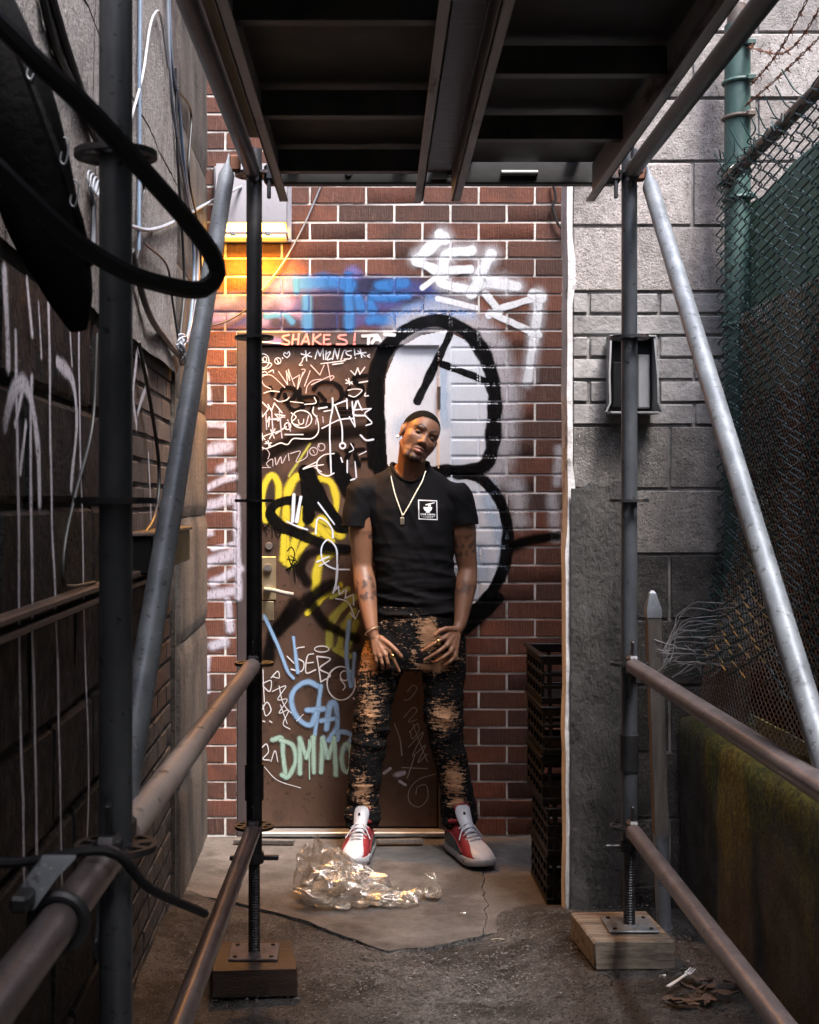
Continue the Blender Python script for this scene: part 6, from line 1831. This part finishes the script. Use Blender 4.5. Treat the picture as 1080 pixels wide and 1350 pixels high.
    bm.to_mesh(me); bm.free(); me.update()
    full_bvh = BVHTree.FromPolygons([tuple(v) for v in mverts(me)], [tuple(p.vertices) for p in me.polygons])
    ca = P(538.5, 628, 5.832); av = Vector((.10, -.52, .85)).normalized(); xv = (Vector((1, 0, 0)) - av * av.x).normalized(); yv = av.cross(xv)
    RXN, RYN = .077, .097
    def collar_pt(t_, grow=0.):
        q = ca + xv * ((RXN + grow) * math.cos(t_)) + yv * ((RYN + grow) * math.sin(t_))
        h = full_bvh.ray_cast(q + av * .3, -av)
        return h[0] if h[0] is not None else q
    Vc = mverts(me); dv = Vc - np.array(ca)
    ex = dv @ np.array(xv) / RXN; ey = dv @ np.array(yv) / RYN
    rr_ = np.sqrt(ex ** 2 + ey ** 2)
    up_ = (dv @ np.array(av)) > -.10
    near = (rr_ > .94) & (rr_ < 1.07) & up_
    sc_ = np.where(near, 1.0 / np.maximum(rr_, 1e-6), 1.0)
    lat = np.outer(ex * RXN, np.array(xv)) + np.outer(ey * RYN, np.array(yv))
    mset(me, Vc + lat * (sc_ - 1)[:, None])
    cut(me, ~((rr_ <= .94) & up_))
    mbc_ = MB(); cpts = [collar_pt(a, .002) + av * .001 for a in np.linspace(0, 2 * math.pi, 49)[:-1]]
    mbc_.path(cpts, .0062, 8, True)
    shirt_bvh = BVHTree.FromPolygons([tuple(v) for v in mverts(me)], [tuple(p.vertices) for p in me.polygons])
    shirt = finish(me, 't_shirt', M['shirt'], person, .003)
    mbc_.build('collar', M['shirt'], shirt)
    body_bvh = BVHTree.FromPolygons([tuple(v) for v in mverts(body.data) + np.array(wloc(person))], [tuple(p.vertices) for p in body.data.polygons])
    def drop(px, py, lift=.0, prefer=None):
        o_ = Vector((0, 0, CAMZ)); d = (P(px, py, 5.8) - o_).normalized()
        best = None
        for t_ in (shirt_bvh, body_bvh):
            h = t_.ray_cast(o_, d)
            if h[0] is not None and (best is None or h[3] < best[1]): best = (h[0], h[3])
        return (best[0] - d * lift) if best else P(px, py, 5.66)
    # necklace: many small links
    left = [(513, 614), (515, 625), (518, 640), (522, 655), (527, 669), (530.5, 679)]
    right = [(561, 622), (557, 634), (551, 645), (545, 656), (538, 669), (532, 679)]
    mb = MB()
    for ln in (left, right):
        pts = catmull([drop(x_, y_, .012 if y_ < 632 else .004) for x_, y_ in ln], .005)
        for i in range(0, len(pts)):
            mb.ell(pts[i], .0034, None, 6, 5)
    chain = mb.build('necklace', M['silver'], person)
    pc = drop(530.5, 687, .006)
    mb = MB(); mb.box(pc, (.017, .005, .030), .004); mb.tube(pc + Vector((0, 0, .015)), pc + Vector((0, 0, .024)), .004, .003, 8); mb.build('pendant', M['silver'], chain)
    # chest print
    def flat(pts_list, name, mat, parent):
        mb = MB()
        for quad in pts_list:
            n = len(quad); cxx = sum(q[0] for q in quad) / n; cyy = sum(q[1] for q in quad) / n
            mb.add([drop(q[0], q[1], .0018) for q in quad], [tuple(range(n))])
        return mb.build(name, mat, parent, smooth=False, fixn=False)
    prm = pbr('white_print', (.78, .78, .80), None, rough=.6)
    cx0, cy0 = 564.2, 672.2; tw = .06
    def lp(u, v): return (cx0 + u * 12.6 + v * .3, cy0 + v * 13 + u * .5)
    quads = []
    for k in range(6):
        a, b_ = -1 + k / 3, -1 + (k + 1) / 3
        quads += [[lp(a, -1), lp(b_, -1), lp(b_, -.9), lp(a, -.9)], [lp(a, .9), lp(b_, .9), lp(b_, 1), lp(a, 1)], [lp(-1, a), lp(-.9, a), lp(-.9, b_), lp(-1, b_)], [lp(.9, a), lp(1, a), lp(1, b_), lp(.9, b_)]]
    logo = flat(quads, 'print_border', prm, shirt)
    bowl = [[lp(.46 * math.cos(a), -.28 + .50 * math.sin(a)) for a in np.linspace(0, math.pi, 12)], [lp(-.18, .18), lp(.18, .18), lp(.22, .30), lp(-.22, .30)], [lp(-.25, -.55), lp(.72, -.80), lp(.74, -.72), lp(-.2, -.44)], [lp(.0, -.46), lp(.3, -.58), (lp(.34, -.34)), lp(.05, -.34)]]
    flat(bowl, 'print_bowl', prm, shirt)
    txt = []
    u = -.78
    for k in range(13):
        w_ = .095
        if k != 6: txt.append([lp(u, .37), lp(u + w_, .37), lp(u + w_, .53), lp(u, .53)])
        if k % 3 == 0: txt[-1] = [lp(u, .37), lp(u + w_ * .5, .37), lp(u + w_, .53), lp(u, .53)]
        u += .122
    for k in range(8): txt.append([lp(-.74 + k * .19, .62), lp(-.74 + k * .19 + .14, .62), lp(-.74 + k * .19 + .14, .67), lp(-.74 + k * .19, .67)])
    for k in range(6): txt.append([lp(-.5 + k * .18, .75), lp(-.5 + k * .18 + .12, .75), lp(-.5 + k * .18 + .12, .79), lp(-.5 + k * .18, .79)])
    flat(txt, 'print_lettering', prm, shirt)
    # bracelet, rings
    mb = MB(); c = wrL + Vector((.004, -.006, -.012)); d = (wrL - elL).normalized(); ring = mb.ring(c, (d + Vector((.35, 0, .0))).normalized(), Vector((0, 1, 0)), .0335, 24, .031)
    mb.path(ring, .0026, 6, True); mb.build('bracelet', M['silver'], person)
    def rng(a, bb, r, big):
        mb = MB(); d = (bb - a).normalized(); c = a.lerp(bb, .55)
        mb.path(mb.ring(c, d, Vector((0, 1, 0)) if abs(d.y) < .8 else Vector((1, 0, 0)), r, 16), .0024, 6, True)
        if big: mb.ell(c + Vector((0, -r - .001, 0)), (.0085, .004, .0095), None, 12, 8)
        mb.build('ring', M['gold'], person)
    rng(kL[0], fL[0][1], .0112, True); rng(kR[0], fR[0][1], .0112, True)

    # ---- jeans
    b3 = MB()
    sec(b3, [(549, 798, 5.775, .158, .110), (549, 815, 5.77, .163, .112), (548, 840, 5.765, .172, .118), (547, 862, 5.762, .176, .118), (546, 880, 5.76, .165, .105)])
    def jleg(rows):
        rings = []
        for (px, py, Y, r) in rows:
            c = P(px, py, Y)
            rings.append([c + Vector((r * math.cos(a), r * 1.08 * math.sin(a), 0)) for a in np.linspace(0, 2 * math.pi, 29)[:-1]])
        b3.loft(rings)
    jleg([(514, 838, 5.765, .092), (507, 865, 5.76, .096), (499, 895, 5.745, .088), (493, 925, 5.728, .076), (491, 948, 5.72, .069), (487, 980, 5.725, .070), (482, 1015, 5.735, .068), (479, 1045, 5.742, .064), (478, 1072, 5.742, .066), (478, 1088, 5.742, .066)])
    jleg([(583, 838, 5.765, .092), (585, 865, 5.76, .094), (585, 895, 5.745, .086), (584, 925, 5.725, .078), (585, 948, 5.715, .073), (590, 980, 5.718, .069), (597, 1015, 5.728, .066), (603, 1045, 5.735, .064), (605, 1072, 5.735, .066), (605, 1086, 5.735, .066)])
    me = remesh(b3, .0055, 8, .5)
    V = mverts(me); Nn = mnorm(me)
    g1 = nfield(V, (5, 5, 19), 11.); g2 = nfield(V, (9, 9, 40), 12.); g3 = nfield(np.stack([V[:, 0] + .7 * V[:, 2], V[:, 1], V[:, 2]], 1), (14, 5, 9), 13.)
    zc = V[:, 2]
    kn = np.exp(-((zc - .56) / .12) ** 2) + 1.3 * np.exp(-((zc - .17) / .09) ** 2) + .35
    disp = kn * (.007 * ridge(g1) + .0035 * ridge(g2)) * .8 + .004 * ridge(g3)
    V = V + Nn * disp[:, None]
    mset(me, V)
    keep = (zc < 1.045) & (zc > .105 + .006 * nfield(V, (20, 20, 0), 2.))
    # bleached zones
    px = V[:, 0] * 1800 / V[:, 1] + 450; py = 660 - (V[:, 2] - CAMZ) * 1800 / V[:, 1]
    zones = [(566, 835, 14, 24, 1.25), (572, 880, 26, 9, 1.1), (588, 868, 22, 8, .95), (585, 945, 20, 24, .85), (598, 1030, 15, 26, 1.0), (604, 1058, 14, 10, .95), (484, 868, 12, 26, .78), (493, 878, 7, 14, .95), (488, 935, 16, 38, .72), (478, 1042, 14, 24, .82), (482, 1062, 12, 8, .8), (545, 868, 6, 10, .7), (498, 818, 22, 8, .40), (530, 815, 18, 10, .45), (552, 820, 12, 12, .6), (560, 905, 8, 6, .5), (505, 905, 8, 30, .45)]
    pm = np.zeros(len(V))
    for (cx_, cy_, rx2, ry2, k) in zones: pm = np.maximum(pm, k * np.exp(-(((px - cx_) / rx2) ** 2 + ((py - cy_) / ry2) ** 2)))
    pm *= (Nn[:, 1] < .35)
    pm = np.maximum(pm, .14)
    col_attr(me, 'patch', np.stack([pm, pm, pm], 1))
    cut(me, keep)
    jeans = finish(me, 'jeans', M['jean'], person, .003)
    for (x_, y_) in ((503, 821), (542, 811), (543, 823), (573, 819)):
        MB().ell(P(x_, y_, 5.655), .0042, None, 8, 6).build('rivet', M['nickel'], jeans)

    # ---- sneakers
    def sneaker(heel, toe, label):
        ax_ = Vector((toe[0] - heel[0], toe[1] - heel[1], 0)); Ls = ax_.length; fy = ax_.normalized(); fx = Vector((-fy.y, fy.x, 0)) * -1
        fx = Vector((fy.y, -fy.x, 0))
        k = Ls / .30
        O = Vector((heel[0], heel[1], .021))
        W = lambda x_, y_, z_: O + fx * (x_ * k) + fy * (y_ * k) + Vector((0, 0, z_ * k))
        shoe = thing('sneaker', label, 'shoe', (0, 0, 0)) if False else None
        stn = [(0.0, .022, .085), (.012, .033, .098), (.05, .039, .108), (.09, .040, .112), (.13, .042, .104), (.17, .046, .088), (.21, .050, .072), (.245, .049, .060), (.275, .041, .050), (.293, .026, .040), (.30, .010, .030)]
        def upper(stn, z0, g):
            rings = []
            for (y_, w_, h_) in stn:
                r_ = []
                for j in range(20):
                    a = math.pi * j / 19
                    cx_ = -math.cos(a); s_ = math.sin(a)
                    r_.append(W((w_ + g) * math.copysign(abs(cx_) ** .75, cx_), y_, z0 + (h_ + g - z0) * s_ ** .8))
                rings.append(r_)
            return rings
        mb = MB(); mb.loft(upper(stn, .022, 0)); up_ = mb.build('sneaker', M['red'], person, ang=60)
        up_['label'] = label
        # sole
        def outline(g):
            l = [(-w_ - g, y_) for (y_, w_, h_) in stn]; r_ = [(w_ + g, y_) for (y_, w_, h_) in reversed(stn)]
            return l + r_
        mb = MB()
        rings = []
        for (z_, g) in ((0, .001), (.004, .005), (.018, .006), (.028, .003)):
            rings.append([W(x_, (y_ - .15) * (1 + g * 4) + .15, z_ + (.010 * ss(.24, .31, y_) if z_ < .02 else .004 * ss(.22, .3, y_))) for x_, y_ in outline(g)])
        mb.loft(rings); mb.build('sole', M['sole'], up_, ang=50)
        # dark side panels with pods
        for s in (-1, 1):
            mb = MB(); rings = []
            for (y_, w_, h_, top) in ((.02, .036, .10, .060), (.06, .040, .10, .070), (.10, .041, .1, .066), (.14, .044, .1, .054), (.18, .0475, .09, .042), (.205, .050, .07, .034)):
                rings.append([W(s * (w_ + .0015), y_, .024), W(s * (w_ + .004), y_, .030), W(s * (w_ + .0025), y_, (top + .03) / 2), W(s * (w_ - .002), y_, top), W(s * (w_ - .010), y_, top), W(s * (w_ - .010), y_, .024)])
            mb.loft(rings); mb.build('side_panel', M['teal'], up_, ang=50)
            mb = MB()
            for y_ in (.215, .235): mb.ell(W(s * .050, y_, .017), (.008, .009, .010), None, 10, 8)
            mb.build('sole_pod', M['teal'], up_)
            mb = MB(); mb.path(catmull([W(s * .043, .03, .068), W(s * .0445, .08, .078), W(s * .046, .13, .068), W(s * .050, .18, .050), W(s * .0515, .21, .036)], .01), .0022, 6); mb.build('piping', M['red'], up_)
        # white vamp + toe
        mb = MB(); rings = []
        for (y_, w_, h_, a0) in ((.135, .043, .102, 74), (.17, .046, .088, 72), (.205, .050, .0735, 68), (.235, .0503, .065, 60), (.255, .0475, .057, 48), (.275, .041, .050, 28), (.293, .026, .040, 6), (.301, .011, .030, 4)):
            r_ = []
            for j in range(15):
                a = R(a0 + (180 - 2 * a0) * j / 14); cx_ = -math.cos(a); s_ = math.sin(a)
                r_.append(W((w_ + .0022) * math.copysign(abs(cx_) ** .75, cx_), y_, .022 + (h_ + .0022 - .022) * s_ ** .8))
            rings.append(r_)
        mb.loft(rings, False); mb.build('toe_cap', M['white'], up_, ang=60)
        # tongue
        mb = MB(); rings = []
        for (y_, z_, w_) in ((.165, .088, .020), (.14, .105, .024), (.12, .124, .027), (.105, .144, .029), (.097, .160, .027), (.096, .168, .018)):
            rings.append([W(w_ * math.cos(a), y_ + .0075 * math.sin(a) * 1.0 + .004 * math.cos(a) ** 2 * -3, z_ + .006 * math.sin(a)) for a in np.linspace(0, 2 * math.pi, 21)[:-1]])
        mb.loft(rings); tg = mb.build('tongue', M['white'], up_, ang=60)
        mb = MB(); mb.path(catmull([W(-.026, .088, .150), W(-.024, .086, .166), W(0, .085, .174), W(.024, .086, .166), W(.026, .088, .150)], .006), .0042, 8); mb.build('tongue_edge', M['red'], tg)
        mb = MB(); c = W(.004, .115, .148); mb.loft([[c + fx * a + Vector((0, 0, bb)) for a, bb in ((-.005, -.006), (.004, -.006), (.006, .0), (.002, .007), (-.003, .003))], [c + fy * .004 + fx * a + Vector((0, 0, bb)) for a, bb in ((-.005, -.006), (.004, -.006), (.006, .0), (.002, .007), (-.003, .003))]])
        mb.build('tongue_logo', M['blackplastic'], tg)
        # collar
        mb = MB(); mb.path([W(.036 * math.cos(a), .058 + .050 * math.sin(a), .108 + .012 * math.sin(a)) for a in np.linspace(0, 2 * math.pi, 25)[:-1]], .009, 8, True); mb.build('collar', M['red'], up_)
        # laces
        for i, (y_, z_) in enumerate(((.135, .112), (.152, .103), (.170, .094), (.188, .085), (.205, .077))):
            mb = MB(); w_ = .026 - .001 * i
            mb.path(catmull([W(-w_ - .006, y_ - .006, z_ - .012), W(-w_ * .5, y_, z_ + .003), W(w_ * .5, y_ + .006, z_ + .003), W(w_ + .006, y_, z_ - .012)], .008), .0034, 6); mb.build('lace', M['white'], up_)
        mb = MB()
        for s in (-1, 1):
            mb.path(catmull([W(0, .122, .130), W(s * .018, .140, .112), W(s * .036, .160, .085), W(s * .046, .172, .070)], .008), .0026, 6)
        mb.build('lace_bow', M['white'], up_)
    sneaker((.105, 5.775), (.040, 5.445), 'red and white high-top sneaker beside the plastic bag')
    sneaker((.472, 5.755), (.575, 5.415), 'red and white high-top sneaker on bare concrete slab')
build_person()
